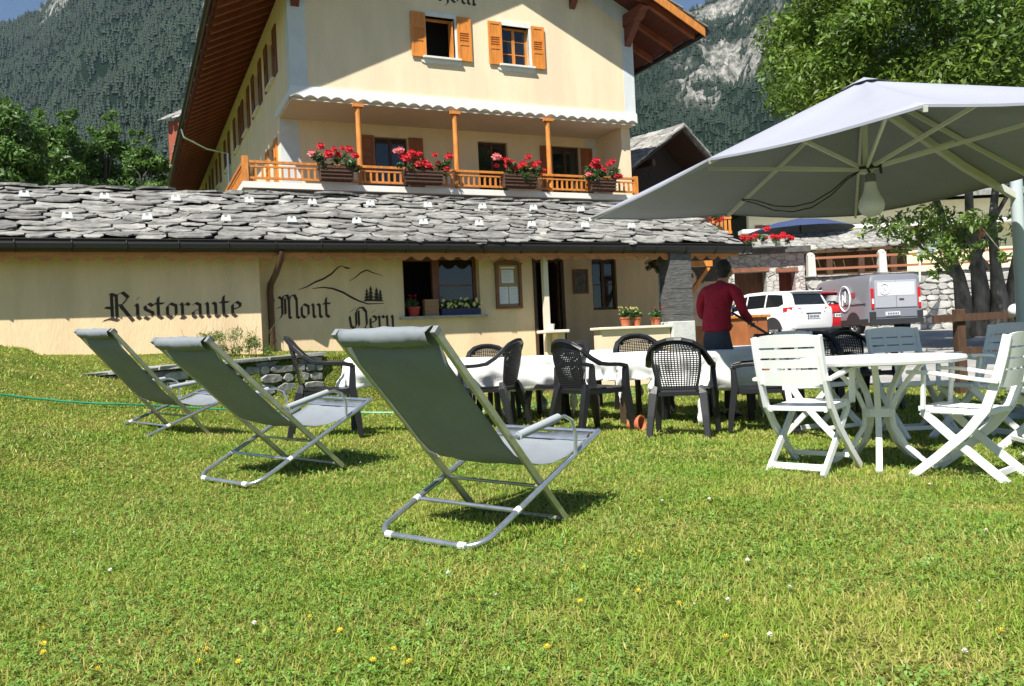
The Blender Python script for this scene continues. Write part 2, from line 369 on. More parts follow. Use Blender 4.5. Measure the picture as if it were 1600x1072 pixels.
WF = [(112,840),(118,880),(172,898),(300,950),(393,985),(595,957),(783,943),(772,970),(1078,958),(1177,904),(1170,882),(1134,948),(1133,950),(1086,967),(1198,1008),(1475,1043),(1505,1037),(1380,1038),(1207,766),(1047,780),(1040,787),(1408,757),(1450,760),(1087,755),(1107,783),(965,968),(1530,955),(1397,893),(1540,837),(260,700),(215,745),(402,735),(700,905),(1320,880),(1240,930),(905,760),(566,725),(98,760)][::2]
for proto, pts, lab in ((yf, YF, 'small yellow buttercup open low in the lawn'), (wf, WF, 'small white clover flower head in the lawn')):
    for i, (a, b_) in enumerate(pts):
        P = ground_hit(a, b_+6); o = proto if i == 0 else dup(proto)
        o.location = (P.x, P.y, gzf(P.x, P.y)); o.rotation_euler = (random.uniform(-.5, .1), random.uniform(-.3, .3), random.random()*6); o['label'] = lab
# ---------------------------------------------------------------- mountains
def ridge(px):       # tangent of the skyline's elevation for a picture column
    return np.interp(px, [-1800, -500, -150, 0, 45, 90, 130, 330, 600, 850, 1000, 1085, 1105, 1140, 1175, 1230, 1300, 1600, 2200, 3400],
                     [0.25, 0.33, 0.375, 0.40, 0.408, 0.424, 0.475, 0.62, 0.60, 0.45, 0.36, 0.372, 0.382, 0.393, 0.405, 0.47, 0.56, 0.66, 0.55, 0.4])
def mountain(name, pa, pb, D0, D1, seed, rockf):
    n, mrad = 420, 150
    cols = np.linspace(pa, pb, n); tt = np.linspace(0, 1.12, mrad)
    C_, T_ = np.meshgrid(cols, tt); tx = (C_-800)/FPX
    D = D0+(D1-D0)*T_; X = tx*D; Y = D
    top = ridge(C_)*D1
    prof = np.where(T_ < 1, 0.22*T_+0.78*T_**1.35, 1-(T_-1)*2.5)
    rough = fbm2(X+3000, Y+3000, 1/90., seed, 5)-0.5; rav = np.abs(fbm2(X+9000, Y+100, 1/160., seed+4, 4)-0.5)
    Z = 0.85+top*prof + (rough*120+rav*150)*np.clip(T_*3, 0, 1)*np.where(T_ < 1, (1-T_)**0.5*1.1+0.06, 0.3)
    rock = rockf(C_, T_, X, Y)
    Z += rock*(fbm2(X+500, Y+Z*1.5, 1/22., seed+8, 4)-0.5)*34
    i = np.arange(n*mrad).reshape(mrad, n); V = np.stack([X.ravel(), Y.ravel(), Z.ravel()], 1)
    F = np.stack([i[:-1, :-1].ravel(), i[:-1, 1:].ravel(), i[1:, 1:].ravel(), i[1:, :-1].ravel()], 1)
    o = np_mesh(name, V, F, mountain_mat(), smooth=True); struct(o)
    at_ = o.data.color_attributes.new('rock', 'FLOAT_COLOR', 'POINT'); c = np.stack([rock.ravel()]*3+[np.ones(n*mrad)], 1)
    at_.data.foreach_set('color', c.astype(np.float32).ravel())
    return X, Y, Z, rock, T_, C_
def mountain_mat():
    if 'mtn' in MATS: return MATS['mtn']
    m = bpy.data.materials.new('forest_floor_and_cliff'); m.use_nodes = True; t = m.node_tree; N = t.nodes; L = t.links; b = N['Principled BSDF']; b.inputs['Roughness'].default_value = 0.95
    b.inputs['Specular IOR Level'].default_value = 0.1
    va = N.new('ShaderNodeVertexColor'); va.layer_name = 'rock'; tc = N.new('ShaderNodeTexCoord')
    mp = N.new('ShaderNodeMapping'); mp.inputs['Scale'].default_value = (1, 1, 0.6); L.new(tc.outputs['Object'], mp.inputs[0])
    n = N.new('ShaderNodeTexNoise'); n.inputs['Scale'].default_value = 0.09; n.inputs['Detail'].default_value = 9; n.inputs['Roughness'].default_value = 0.72; L.new(mp.outputs[0], n.inputs[0])
    r = N.new('ShaderNodeValToRGB'); L.new(n.outputs[0], r.inputs[0]); e = r.color_ramp.elements
    e[0].position = 0.40; e[0].color = (0.07, 0.085, 0.07, 1); e[1].position = 0.60; e[1].color = (0.46, 0.45, 0.42, 1); k = e.new(0.49); k.color = (0.21, 0.21, 0.185, 1)
    mx = N.new('ShaderNodeMix'); mx.data_type = 'RGBA'; L.new(va.outputs[0], mx.inputs[0]); mx.inputs[6].default_value = (0.009, 0.023, 0.011, 1); L.new(r.outputs[0], mx.inputs[7])
    L.new(mx.outputs[2], b.inputs['Base Color'])
    bp = N.new('ShaderNodeBump'); bp.inputs['Strength'].default_value = 1; bp.inputs['Distance'].default_value = 9; L.new(n.outputs[0], bp.inputs['Height']); L.new(bp.outputs[0], b.inputs['Normal'])
    MATS['mtn'] = m; return m
def sm(a, b, x): t = np.clip((x-a)/(b-a), 0, 1); return t*t*(3-2*t)
def forest(name, label, X, Y, Z, rock, T_, C_, pa, pb, n, seed, hmin, hmax):
    r = np.random.default_rng(seed); nr, nc = X.shape
    c = (pa+(pb-pa)*r.random(n)-C_[0, 0])/(C_[0, -1]-C_[0, 0])*(nc-1); t = (r.random(n)**0.75)*(nr-1)*0.91
    ic = np.clip(c.astype(int), 0, nc-2); it = np.clip(t.astype(int), 0, nr-2); fc = c-ic; ft = t-it
    def S(A): return (A[it, ic]*(1-fc)+A[it, ic+1]*fc)*(1-ft)+(A[it+1, ic]*(1-fc)+A[it+1, ic+1]*fc)*ft
    x, y, z, rk = S(X), S(Y), S(Z), S(rock)
    ok = r.random(n) > rk*1.05; x, y, z = x[ok], y[ok], z[ok]; n = len(x)
    H = hmin+(hmax-hmin)*r.random(n)**1.3; R = H*(0.19+0.09*r.random(n)); seg = 6; a0 = r.random(n)*6.28
    VV = []; FF = []; off = 0
    for (b0, t1, k) in ((0.08, 0.62, 1.0), (0.38, 0.85, 0.72), (0.66, 1.0, 0.42)):
        P = [np.stack([x+r.normal(0, .25, n), y, z+H*t1], 1)]
        for j in range(seg):
            a = a0+j*2*np.pi/seg; rr = R*k*(0.75+0.5*r.random(n))
            P.append(np.stack([x+np.cos(a)*rr, y+np.sin(a)*rr, z+H*(b0+0.06*r.random(n))], 1))
        V = np.stack(P, 1).reshape(-1, 3); i = np.arange(n)*(seg+1)+off
        for j in range(seg): FF.append(np.stack([i, i+1+j, i+1+(j+1) % seg], 1))
        VV.append(V); off += n*(seg+1)
    o = np_mesh(name, np.concatenate(VV), np.concatenate(FF), mat('spruce_needles', (0.010, 0.028, 0.012), 0.8, island=0.28, var=0.3, scale=0.012, coords='Object'), k=3, smooth=True)
    tag(o, label, 'forest'); o['kind'] = 'stuff'
def rock_left(C, T, X, Y):
    n = fbm2(X+200, Y+700, 1/45., 21, 5)
    return sm(0.80, 0.93, T+0.22*(n-0.5)+0.0008*(C-90)*(C < 400))*sm(60, 110, C)*sm(0.38, 0.55, n+0.12)
def rock_right(C, T, X, Y):
    n = fbm2(X+2200, Y+1700, 1/40., 33, 5); n2 = fbm2(X+100, Y+900, 1/90., 37, 4)
    up = sm(0.50, 0.62, T+0.25*(n2-0.5))*sm(0.42, 0.50, n)*sm(1040, 1110, C)*(1-0.75*sm(1190, 1290, C))
    lo = np.exp(-((C-1065)/48)**2-((T-0.28)/0.07)**2)+0.8*np.exp(-((C-1035)/22)**2-((T-0.36)/0.05)**2)+0.6*np.exp(-((C-1125)/25)**2-((T-0.27)/0.035)**2)
    return np.clip(up+sm(0.35, 0.6, lo*(0.55+0.9*n)), 0, 1)
A = mountain('mountain', -1500, 860, 430, 1500, 3, rock_left)
forest('forest', 'dark spruce forest covering the mountain slope behind the house on the left', *A, -350, 520, 46000, 5, 6, 12)
B = mountain('mountain', 780, 3000, 480, 1500, 17, rock_right)
forest('forest', 'spruce forest broken by grey cliffs on the mountain at the right', *B, 850, 1900, 34000, 6, 6, 11)
# ---------------------------------------------------------------- stone slab roofs
def slab_roof(mb, u0, u1, run, slope, z0, expo, wmin, wmax, thick, seed, y0=0.0, sgn=1, jag=0.06, clip=None):
    """rows of rough split-stone slabs on a plane rising with y (sgn=1); local axes u, y, z"""
    r = random.Random(seed); row = 0; d = -0.06; cs = 1/sqrt(1+slope*slope)
    while d < run:
        u = u0 - r.random()*wmin
        while u < u1:
            w = r.uniform(wmin, wmax); g = r.uniform(0.01, 0.05); a, b = max(u+g/2, u0-0.03), min(u+w-g/2, u1+0.04)
            u += w
            if b-a < 0.12: continue
            ln = min(expo*r.uniform(1.5, 2.0), run-d+0.04); th = thick*r.uniform(0.6, 1.5); tilt = r.uniform(0.02, 0.05); dj = r.uniform(-jag, jag)
            n = 5; low = []; wd_ = b-a
            for i in range(n+1):
                f = i/n; e = (1-(2*f-1)**4)*r.uniform(0.02, 0.07)
                low.append((a+wd_*f, d+dj-e+r.uniform(-.015, .015)+ (0.06 if i in (0, n) else 0)))
            base = low+[(b-r.uniform(0, .05), d+ln), (a+r.uniform(0, .05), d+ln)]
            lift = r.uniform(0.0, 0.03); twist = r.uniform(-.03, .03)
            def pt(p, h):
                uu_, dd = p; zz = z0+slope*dd+h+lift+tilt*(1-(dd-d)/ln)+twist*(uu_-(a+b)/2)/wd_
                return (uu_, y0+sgn*dd, zz)
            k = len(base)
            mb.add([pt(p, 0) for p in base]+[pt(p, th) for p in base], [tuple(range(k))[::-1], tuple(range(k, 2*k))]+[(i, (i+1) % k, k+(i+1) % k, k+i) for i in range(k)])
        d += expo*r.uniform(0.85, 1.15); row += 1
def bthing(name, label, cat, group=None, off=(0,0,0), rz=0):
    P = BO+UU*off[0]-NN*off[1]; P.z = off[2]
    return thing(name, label, cat, P, TH+rz, group)
def wall_holes(mb, u0, u1, z0, z1, ya, yb, holes):
    """wall in the u-z plane between depths ya..yb with rectangular holes (ua,ub,za,zb)"""
    us = sorted(set([u0, u1]+[h[0] for h in holes]+[h[1] for h in holes])); zs = sorted(set([z0, z1]+[h[2] for h in holes]+[h[3] for h in holes]))
    def solid(a, b, c, d):
        m = ((a+b)/2, (c+d)/2); return not any(h[0] < m[0] < h[1] and h[2] < m[1] < h[3] for h in holes)
    nu, nz = len(us)-1, len(zs)-1; S = [[solid(us[i], us[i+1], zs[j], zs[j+1]) for j in range(nz)] for i in range(nu)]
    for i in range(nu):
        for j in range(nz):
            if not S[i][j]: continue
            a, b, c, d = us[i], us[i+1], zs[j], zs[j+1]
            mb.add([(a, ya, c), (b, ya, c), (b, ya, d), (a, ya, d)], [(0, 1, 2, 3)]); mb.add([(a, yb, c), (b, yb, c), (b, yb, d), (a, yb, d)], [(3, 2, 1, 0)])
            if i == 0 or not S[i-1][j]: mb.add([(a, ya, c), (a, yb, c), (a, yb, d), (a, ya, d)], [(3, 2, 1, 0)])
            if i == nu-1 or not S[i+1][j]: mb.add([(b, ya, c), (b, yb, c), (b, yb, d), (b, ya, d)], [(0, 1, 2, 3)])
            if j == 0 or not S[i][j-1]: mb.add([(a, ya, c), (b, ya, c), (b, yb, c), (a, yb, c)], [(3, 2, 1, 0)])
            if j == nz-1 or not S[i][j+1]: mb.add([(a, ya, d), (b, ya, d), (b, yb, d), (a, yb, d)], [(0, 1, 2, 3)])
def raw(mb, name, m, parent):
    me = bpy.data.meshes.new(name); me.from_pydata(mb.v, [], mb.f); me.validate(); me.materials.append(m)
    o = bpy.data.objects.new(name, me); COL.objects.link(o); o.parent = parent; return o
# ================================================================ the restaurant wing
wing = bthing('restaurant_building', 'long low cream restaurant wing with a rough grey stone slab roof and painted lettering', 'building')
UL, UR = -15.0, 4.55; YL, YM, YP = 0.385, 0.62, 3.9
WIN = (-2.36, -0.93, 1.44, 2.50); DOOR = (on_wall(838, 500, YP)[0], on_wall(879, 500, YP)[0], 0.0, 2.75); PW = (on_wall(926, 450, YP)[0], on_wall(964, 450, YP)[0], on_wall(945, 484, YP)[1], 2.80); PE = on_wall(1029, 450, YP)[0]
b = MB()
wall_holes(b, UL, -4.80, -0.2, 2.86, YL, 7.2, [])
wall_holes(b, -4.797, 0.14, -0.2, 2.98, YM, YM+0.32, [WIN])
b.box(-4.797, 0.0, YM+1.3, 7.2, -0.2, 2.98)
wall_holes(b, 0.0, PE, -0.2, 3.6, YP, YP+0.25, [DOOR, PW])
b.box(-0.02, 0.14, YM+0.323, YP-0.003, -0.2, 3.2)
wl = raw(b, 'wall', M_PLASTER, wing)
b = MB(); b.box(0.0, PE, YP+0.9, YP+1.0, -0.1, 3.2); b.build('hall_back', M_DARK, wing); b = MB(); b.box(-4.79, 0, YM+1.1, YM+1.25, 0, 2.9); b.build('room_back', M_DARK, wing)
b = MB(); b.box(-0.3, 4.25, 0.2, YP-0.01, -0.15, 0.06); b.build('porch_floor', mat('dark_porch_tiles', (0.16, 0.11, 0.08), 0.7, var=0.2, scale=5), wing)
b = MB(); b.box(UL, PE+0.4, 2.32, 7.4, 3.42, 3.6); b.build('flat_roof', M_DARKWOOD, wing)
b = MB()                                              # soffit boards and rafters of the eave
b.hexa([(UL, 0.03, 2.60), (UR-.05, 0.03, 2.60), (UR-.05, 2.3, 3.72), (UL, 2.3, 3.72)], [(UL, 0.03, 2.64), (UR-.05, 0.03, 2.64), (UR-.05, 2.3, 3.77), (UL, 2.3, 3.77)])
roof = b.build('roof_deck', M_DARKWOOD, wing)
b = MB(); slab_roof(b, UL, UR, 2.2, 0.5, 2.66, 0.135, 0.28, 0.75, 0.019, 3); roof = b.build('roof', M_SLAB, wing)
b = MB(); slab_roof(b, UL, UR, 0.25, 0.05, 3.755, 0.22, 0.35, 0.9, 0.03, 8, y0=2.20); b.build('ridge_slabs', M_SLAB, roof)
for (row, us) in ((1.45, [-14.6+1.09*i for i in range(16)]), (0.52, [-14.0+1.09*i for i in range(16)])):
    for i, u in enumerate(us):
        u += random.uniform(-.05, .05)
        if u > 3.0: continue
        if i == 0:
            b = MB(); b.prism([(-0.09, 0, 0), (0.09, 0, 0), (0.07, 0, 0.10), (0.03, 0, 0.115), (0.025, 0, 0.07), (-0.025, 0, 0.07), (-0.03, 0, 0.115), (-0.07, 0, 0.10)], (0, 0.05, 0)); b.box(-0.03, 0.03, 0.05, 0.28, -0.01, 0.015)
            pro = b.build('snow_guard', M_SLABW, roof)
        else: pro = pro.copy(); COL.objects.link(pro)
        pro.scale = (.88, 1, .85); pro.location = (u, row, 2.66+0.5*row+0.12)
b = MB()                                              # scalloped fascia board under the gutter
b.box(UL, UR-0.1, 0.01, 0.035, 2.43, 2.60)
u = UL+0.1
while u < UR-0.2:
    n = 8; b.prism([(u-0.125+0.25*i/n, 0.01, 2.43-0.075*(sin(pi*i/n))**0.8) for i in range(n+1)], (0, 0.025, 0)); u += 0.275
b.build('scalloped_fascia', M_FASCIA, wing)
b = MB()
prof = [(-0.125, 0.10), (-0.135, 0.04), (-0.12, -0.02), (-0.075, -0.06), (-0.03, -0.065), (0.0, -0.04), (0.004, 0.05)]
inner = [(p[0]*0.93-0.004, p[1]*0.95+0.008) for p in prof]
poly = prof+inner[::-1]
b.prism([(UL, p[0], 2.545+p[1]) for p in poly], (UR+0.13-UL, 0, 0)); b.box(UR+0.132, UR+0.14, -0.13, 0.0, 2.49, 2.62)
b.tube([(UL, -0.135, 2.648), (UR+0.12, -0.135, 2.648)], 0.012, 6)
gut = b.build('gutter', M_GUTTER, wing)
for i in range(28):
    u = UL+0.6+i*0.7
    if u > UR: break
    if i == 0: b = MB(); b.tube([(0, -0.128, 2.655), (0, -0.143, 2.60), (0, -0.132, 2.525), (0, -0.08, 2.475), (0, -0.03, 2.473)], 0.008, 5); br = b.build('gutter_hook', M_GUTTER, gut)
    else: br = br.copy(); COL.objects.link(br)
    br.location = (u, 0, 0)
b = MB(); ud = -4.56                                   # downpipe with its swan neck
b.tube([(ud+0.04, -0.06, 2.49), (ud+0.03, -0.05, 2.36), (ud-0.02, 0.15, 2.16), (ud-0.06, 0.48, 2.02), (ud-0.06, 0.56, 1.9), (ud-0.06, 0.56, 0.9), (ud-0.04, 0.56, 0.2), (ud-0.04, 0.45, 0.05)], 0.052, 10)
for z in (1.75, 1.1, 0.5): b.lathe([(0.062, z), (0.062, z+0.03)], 10, (ud-0.055, 0.56, 0))
b.build('downpipe', mat('brown_painted_pipe', (0.075, 0.035, 0.022), 0.35), wing, smooth=True)
def window(parent, u0, u1, z0, z1, y, fm, casements=2, fw=0.06, rails=1):
    b = MB(); b.box(u0, u1, y, y+0.07, z1-fw, z1); b.box(u0, u1, y, y+0.07, z0, z0+fw); b.box(u0, u0+fw, y, y+0.07, z0+fw, z1-fw); b.box(u1-fw, u1, y, y+0.07, z0+fw, z1-fw)
    for i in range(1, casements):
        c = u0+(u1-u0)*i/casements; b.box(c-fw*0.7, c+fw*0.7, y-0.005, y+0.065, z0+fw, z1-fw)
    for j in range(rails):
        z = z0+(z1-z0)*(j+1)/(rails+1); b.box(u0+fw, u1-fw, y+0.015, y+0.045, z-0.012, z+0.012)
    w = b.build('window', fm, parent); b = MB(); b.box(u0+fw*0.8, u1-fw*0.8, y+0.025, y+0.032, z0+fw*0.8, z1-fw*0.8); b.build('pane', M_GLASS, w); return w
M_FRW = mat('red_brown_frame', (0.17, 0.055, 0.025), 0.5, var=0.25, scale=6)
w = window(wing, -1.70, -0.93, 1.47, 2.50, YM+0.16, M_FRW, 1, 0.06, 1)
b = MB(); b.box(-2.36, -2.30, YM+0.16, YM+0.22, 1.47, 2.50); b.box(-2.30, -1.76, YM+0.16, YM+0.22, 2.42, 2.50); b.box(-1.78, -1.702, YM+0.13, YM+0.22, 1.47, 2.50); b.build('open_window_frame', M_FRW, w)
for i in range(5):                                     # lace curtain folds behind the pane
    b = MB(); b.box(-1.6+i*0.13, -1.52+i*0.13, YM+0.24, YM+0.25, 1.9, 2.42); b.build('curtain', mat('cream_curtain', (0.30, 0.26, 0.18), 0.9), w)
b = MB(); b.box(-2.46, -0.84, YM-0.10, YM+0.16, 1.395, 1.438); b.build('window_sill', mat('grey_stone_sill', (0.38, 0.38, 0.36), 0.8, var=0.2, scale=8), wing)
window(wing, PW[0], PW[1], PW[2], 2.80, YP+0.08, M_DARKWOOD, 2)
b = MB(); b.box(0.15, UR-0.3, 0.42, 2.3, 2.86, 2.90); b.box(0.15, PE+0.4, 2.3, YP+.6, 2.86, 2.90); b.build('porch_ceiling', M_DARKWOOD, wing)
b = MB(); b.box(DOOR[0]-.08, DOOR[0], YP-0.02, YP+0.1, 0, 2.80); b.box(DOOR[1], DOOR[1]+.08, YP-0.02, YP+0.1, 0, 2.80); b.box(DOOR[0], DOOR[1], YP-0.02, YP+0.1, 2.75, 2.80); b.build('door_frame', M_DARKWOOD, wing)
b = MB(); b.box(DOOR[1]-.06, DOOR[1]-.01, YP+0.12, YP+0.85, 0.06, 2.7)
d_ = b.build('door', M_DARKWOOD, wing); b = MB(); b.tube([(DOOR[1]-.07, YP+0.75, 1.05), (DOOR[1]-.12, YP+0.75, 1.05), (DOOR[1]-.12, YP+0.62, 1.05)], 0.012, 6); b.build('handle', M_STEEL, d_)
b = MB(); b.box(0.145, 0.20, YM-0.02, YM+0.30, 0.0, 2.98); b.build('corner_post', M_DARKWOOD, wing)
b = MB(); b.box(0.205, 0.30, 0.30, 0.40, 0.0, 2.90); b.build('white_post', mat('cream_post_paint', (0.70, 0.63, 0.50), 0.7), wing)
# low porch parapets and the grey stone pillar
b = MB(); b.box(1.20, 2.72, 0.02, 0.30, -0.1, 1.055); b.box(0.305, 0.46, 0.06, 0.62, -0.1, 1.04); b.build('parapet', M_PLASTER2, wing)
b = MB(); b.box(1.14, 2.735, -0.05, 0.34, 1.058, 1.11); b.box(0.0, 0.50, -0.06, 0.29, 1.043, 1.10); b.build('parapet_cap', M_CAP, wing, bevel=0.012)
b = MB(); b.box(2.74, 3.27, -0.05, 0.36, -0.1, 1.17); b.build('pillar_base', M_STONEBLK, wing, bevel=0.015)
b = MB(); rr = random.Random(5); z = 1.17
while z < 2.62:
    h = rr.uniform(0.07, 0.17); e = rr.uniform(-.005, .005); b.box(2.76+e, 3.25+rr.uniform(-.005, .005), -0.03+rr.uniform(-.005, .005), 0.34, z, z+h-0.003); z += h
b.build('pillar', M_PILLAR, wing)
# ---------------------------------------------------------------- painted blackletter
GL = {
'i': ([[(-.1,.88),(.0,.98),(.06,.84),(.06,.14),(.2,0)], [(.06,1.28),(.14,1.38)]], .42),
'n': ([[(-.1,.88),(.0,.98),(.06,.84),(.06,.14),(.18,0)], [(.1,.78),(.36,.98),(.5,.85),(.5,.14),(.64,0)]], .86),
'u': ([[(-.1,.88),(.0,.98),(.06,.84),(.06,.14),(.24,0),(.46,.16)], [(.42,.98),(.5,.85),(.5,.14),(.64,0)]], .86),
'o': ([[(.12,.92),(.0,.78),(.0,.2),(.22,0)], [(.16,.98),(.46,.82),(.46,.24),(.22,0)]], .74),
'r': ([[(-.1,.88),(.0,.98),(.06,.84),(.06,.14),(.2,0),(-.05,.04)], [(.1,.76),(.3,.98),(.44,.82)]], .58),
's': ([[(.44,.82),(.24,1),(.02,.84),(.06,.62),(.42,.4),(.42,.2),(.2,0),(-.02,.14)]], .64),
't': ([[(.12,1.4),(.08,1.2),(.08,.18),(.28,0),(.38,.08)], [(-.12,.98),(.38,.98)]], .56),
'a': ([[(.04,.8),(.2,.98),(.44,.84),(.44,.14),(.58,0)], [(.44,.6),(.06,.4),(.04,.16),(.2,0),(.44,.18)]], .8),
'e': ([[(.44,.16),(.22,0),(.02,.18),(.02,.8),(.24,1),(.46,.84),(.44,.62),(.04,.5)]], .64),
'y': ([[(-.08,.9),(.04,.98),(.08,.84),(.08,.2),(.26,.04),(.46,.2)], [(.42,.98),(.5,.84),(.5,.05),(.34,-.32),(.05,-.42)]], .8),
'j': ([[(-.05,.88),(.04,.98),(.1,.84),(.1,-.1),(-.1,-.35)], [(.1,1.28),(.18,1.38)]], .42),
'R': ([[(.06,1.6),(.06,.1),(-.14,0)], [(.3,1.5),(.3,.12)], [(-.3,1.42),(.0,1.66),(.34,1.5)], [(.32,1.58),(.62,1.74),(.9,1.42),(.62,.98),(.26,.88)], [(.5,.9),(.86,.3),(1.12,-.1)], [(-.42,-.04),(-.05,.1),(.36,-.04)], [(-.28,.8),(.1,.72)]], 1.3),
'M': ([[(-.42,-.18),(-.14,.05),(.0,.3),(.0,1.36),(-.22,1.52)], [(.0,1.2),(.1,1.56),(.36,1.62),(.46,1.3),(.46,.1),(.58,0)], [(.46,1.2),(.58,1.56),(.84,1.62),(.98,1.3),(.98,.1),(1.14,0)], [(-.34,.72),(.0,.86)], [(.2,1.4),(.2,.3)]], 1.3),
'N': ([[(-.38,1.0),(-.3,.3),(-.06,.1),(.1,.4),(.1,1.25),(.26,1.58),(.62,1.62),(.86,1.3),(.88,.4),(.62,-.08),(.2,-.34),(-.4,-.24)], [(.3,1.4),(.3,.3)], [(-.34,1.3),(.08,1.56)]], 1.14),
'S': ([[(.7,1.4),(.4,1.64),(.04,1.4),(.1,1.05),(.7,.65),(.72,.25),(.36,0),(-.1,.2)], [(.38,1.5),(.38,.1)]], 1.0),
'é': None}
GL['é'] = (GL['e'][0]+[[(.16,1.2),(.38,1.42)]], .64)
def blackletter(parent, text, u, z, s, y, pen=0.105, ang=38, squash=1.0, name='lettering', m=None):
    nx, nz = cos(radians(ang))*pen, sin(radians(ang))*pen; b = MB(); k = 0
    for ch in text:
        if ch == ' ': u += 0.5*s*squash; continue
        st, adv = GL[ch]
        for line in st:
            for p, q in zip(line[:-1], line[1:]):
                k += 1; yy = y-0.004-0.0005*(k % 9)
                pts = [(p[0]-nx, p[1]-nz), (p[0]+nx, p[1]+nz), (q[0]+nx, q[1]+nz), (q[0]-nx, q[1]-nz)]
                b.add([(u+a*s*squash, yy, z+c*s) for a, c in pts], [(0, 1, 2, 3)])
        u += adv*s*squash
    o = b.build(name, m or M_INK, parent); return u
e1 = blackletter(wing, 'Ristorante', -6.95, 1.515, 0.235, YL, squash=1.13)
print('RIST end', e1, 'want -5.09')
e2 = blackletter(wing, 'Mont', -4.43, 1.47, 0.235, YM, squash=1.02); print('Mont end', e2, 'want -3.5')
e3 = blackletter(wing, 'Néry', -3.24, 1.24, 0.235, YM, squash=0.98); print('Nery end', e3, 'want -2.42')
def wline(pts, w):
    P = [on_wall(x, y, YM) for x, y in pts]; b = MB(); n = len(P)
    for i in range(n-1):
        (a, c), (d, e) = P[i], P[i+1]; l = sqrt((d-a)**2+(e-c)**2); px, pz = -(e-c)/l, (d-a)/l
        w0 = w*(0.35+0.9*sin(pi*(i+0.02)/(n-1))); w1 = w*(0.35+0.9*sin(pi*(i+0.98)/(n-1))); yy = YM-0.004-0.0005*(i % 3)
        b.add([(a-px*w0, yy, c-pz*w0), (a+px*w0, yy, c+pz*w0), (d+px*w1, yy, e+pz*w1), (d-px*w1, yy, e-pz*w1)], [(0, 1, 2, 3)])
    b.build('painted_mountain_line', M_INK, wing)
wline([(466,453),(480,448),(492,441),(505,436),(518,428),(528,418),(535,415)], 0.012)
wline([(535,416),(542,419),(548,419)], 0.012); wline([(546,439),(556,433),(564,426),(573,422),(582,426),(598,431)], 0.009)
wline([(488,451),(505,449),(520,451),(536,457),(548,464),(560,470),(575,475),(600,474)], 0.014)
b = MB(); kk = 0
for cx, top, wd_ in ((573, 450, 5), (579, 446, 6), (588, 449, 6), (594, 452, 5)):
    for lv in range(4):
        t0 = top+lv*(472-top)/4.6; t1 = t0+(472-top)/3.4; hw = wd_*(0.45+0.2*lv); kk += 1
        A_, B_, C_ = on_wall(cx, t0, YM), on_wall(cx-hw, t1, YM), on_wall(cx+hw, t1, YM); yy = YM-0.004-0.0005*kk
        b.add([(A_[0], yy, A_[1]), (B_[0], yy, B_[1]), (C_[0], yy, C_[1])], [(0, 1, 2)])
b.build('painted_trees', M_INK, wing)
# ================================================================ the guest house behind
HU0, HU1, HY, HB = -2.85, 7.12, 7.5, 9.3; ZF, ZS = 5.05, 7.20; SL = 0.487
UC = 0.5*(HU0+HU1); RZ = 12.88; YE = 43.0; RUN = 6.62
house = bthing('guest_house', 'tall cream alpine house with overhanging top storey, wooden balcony and wide eaves', 'building')
def zroof(u): return RZ-SL*abs(u-UC)
HW = [(0.71, 1.52), (2.90, 3.72)]; WZ0, WZ1 = 8.52, 9.60
b = MB()
wall_holes(b, HU0, HU1, ZS, 10.0, HY, HY+0.35, [(a, c, WZ0, WZ1) for a, c in HW])
for y in (HY, HY+0.35): b.add([(HU0, y, 10.0), (HU1, y, 10.0), (UC, y, zroof(UC))], [(0, 1, 2)])
b.add([(HU0, HY, 10.0), (HU0, HY, 10.002), (UC, HY, zroof(UC)), (UC, HY+.35, zroof(UC)), (HU0, HY+.35, 10)], [(0, 1, 2, 3, 4)])
raw(b, 'front_wall', M_PLASTER2, house)
SW = [(9.75, 10.75), (12.5, 13.5), (15.2, 16.2), (17.6, 18.6), (21.0, 22.0), (24.5, 25.5), (28.0, 29.0), (31.5, 32.5), (35, 36), (38.5, 39.5)]
def side_wall(mb, y0, y1, z0, z1, holes, u, th):
    t = MB(); wall_holes(t, y0, y1, z0, z1, 0, th, holes); mb.add([(u+v[1], v[0], v[2]) for v in t.v], t.f)
b = MB(); side_wall(b, HY+0.003, YE-0.6, ZS, 10.15, [(a, c, 8.35, 9.55) for a, c in SW], HU0, 0.3)
side_wall(b, HB+0.003, YE-0.6, 0, ZS-0.003, [(10.3, 11.3, 5.35, 6.75), (14.4, 15.4, 5.9, 6.9), (18.5, 19.5, 5.6, 6.9)], HU0, 0.3)
b.box(HU1-0.3, HU1, HY+0.36, YE-0.6, 0, 10.0); b.box(HU0, HU1, YE-0.6, YE-0.3, 0, 10.0)
b.box(HU0+0.32, HU0+0.36, HB+0.4, YE-0.7, 0, 10.0)
raw(b, 'side_wall', M_PLASTER2, house)
BW = [(-0.30, 0.66, 5.15, 6.80), (2.80, 3.75, 5.1, 6.85), (5.25, 6.2, 5.1, 6.85)]
b = MB(); wall_holes(b, HU0+0.003, HU1-0.303, 0, ZS-0.003, HB, HB+0.3, BW); raw(b, 'balcony_wall', M_PLASTER2, house)
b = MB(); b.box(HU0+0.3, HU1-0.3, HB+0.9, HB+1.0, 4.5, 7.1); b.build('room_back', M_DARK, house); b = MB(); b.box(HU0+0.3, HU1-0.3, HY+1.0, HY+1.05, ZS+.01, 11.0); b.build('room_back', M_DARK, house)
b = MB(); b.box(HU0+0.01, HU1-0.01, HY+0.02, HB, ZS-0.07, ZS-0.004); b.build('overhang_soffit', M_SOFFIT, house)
b = MB()                                                # pale grey painted corners and frieze
b.box(HU0-0.006, HU0+0.42, HY-0.006, HY+0.0, 7.46, 9.9); b.box(HU1-0.36, HU1+0.006, HY-0.006, HY+0.0, 7.46, 9.9)
b.box(HU0-0.006, HU0-0.0, HY, HY+0.42, 7.46, 10.1)
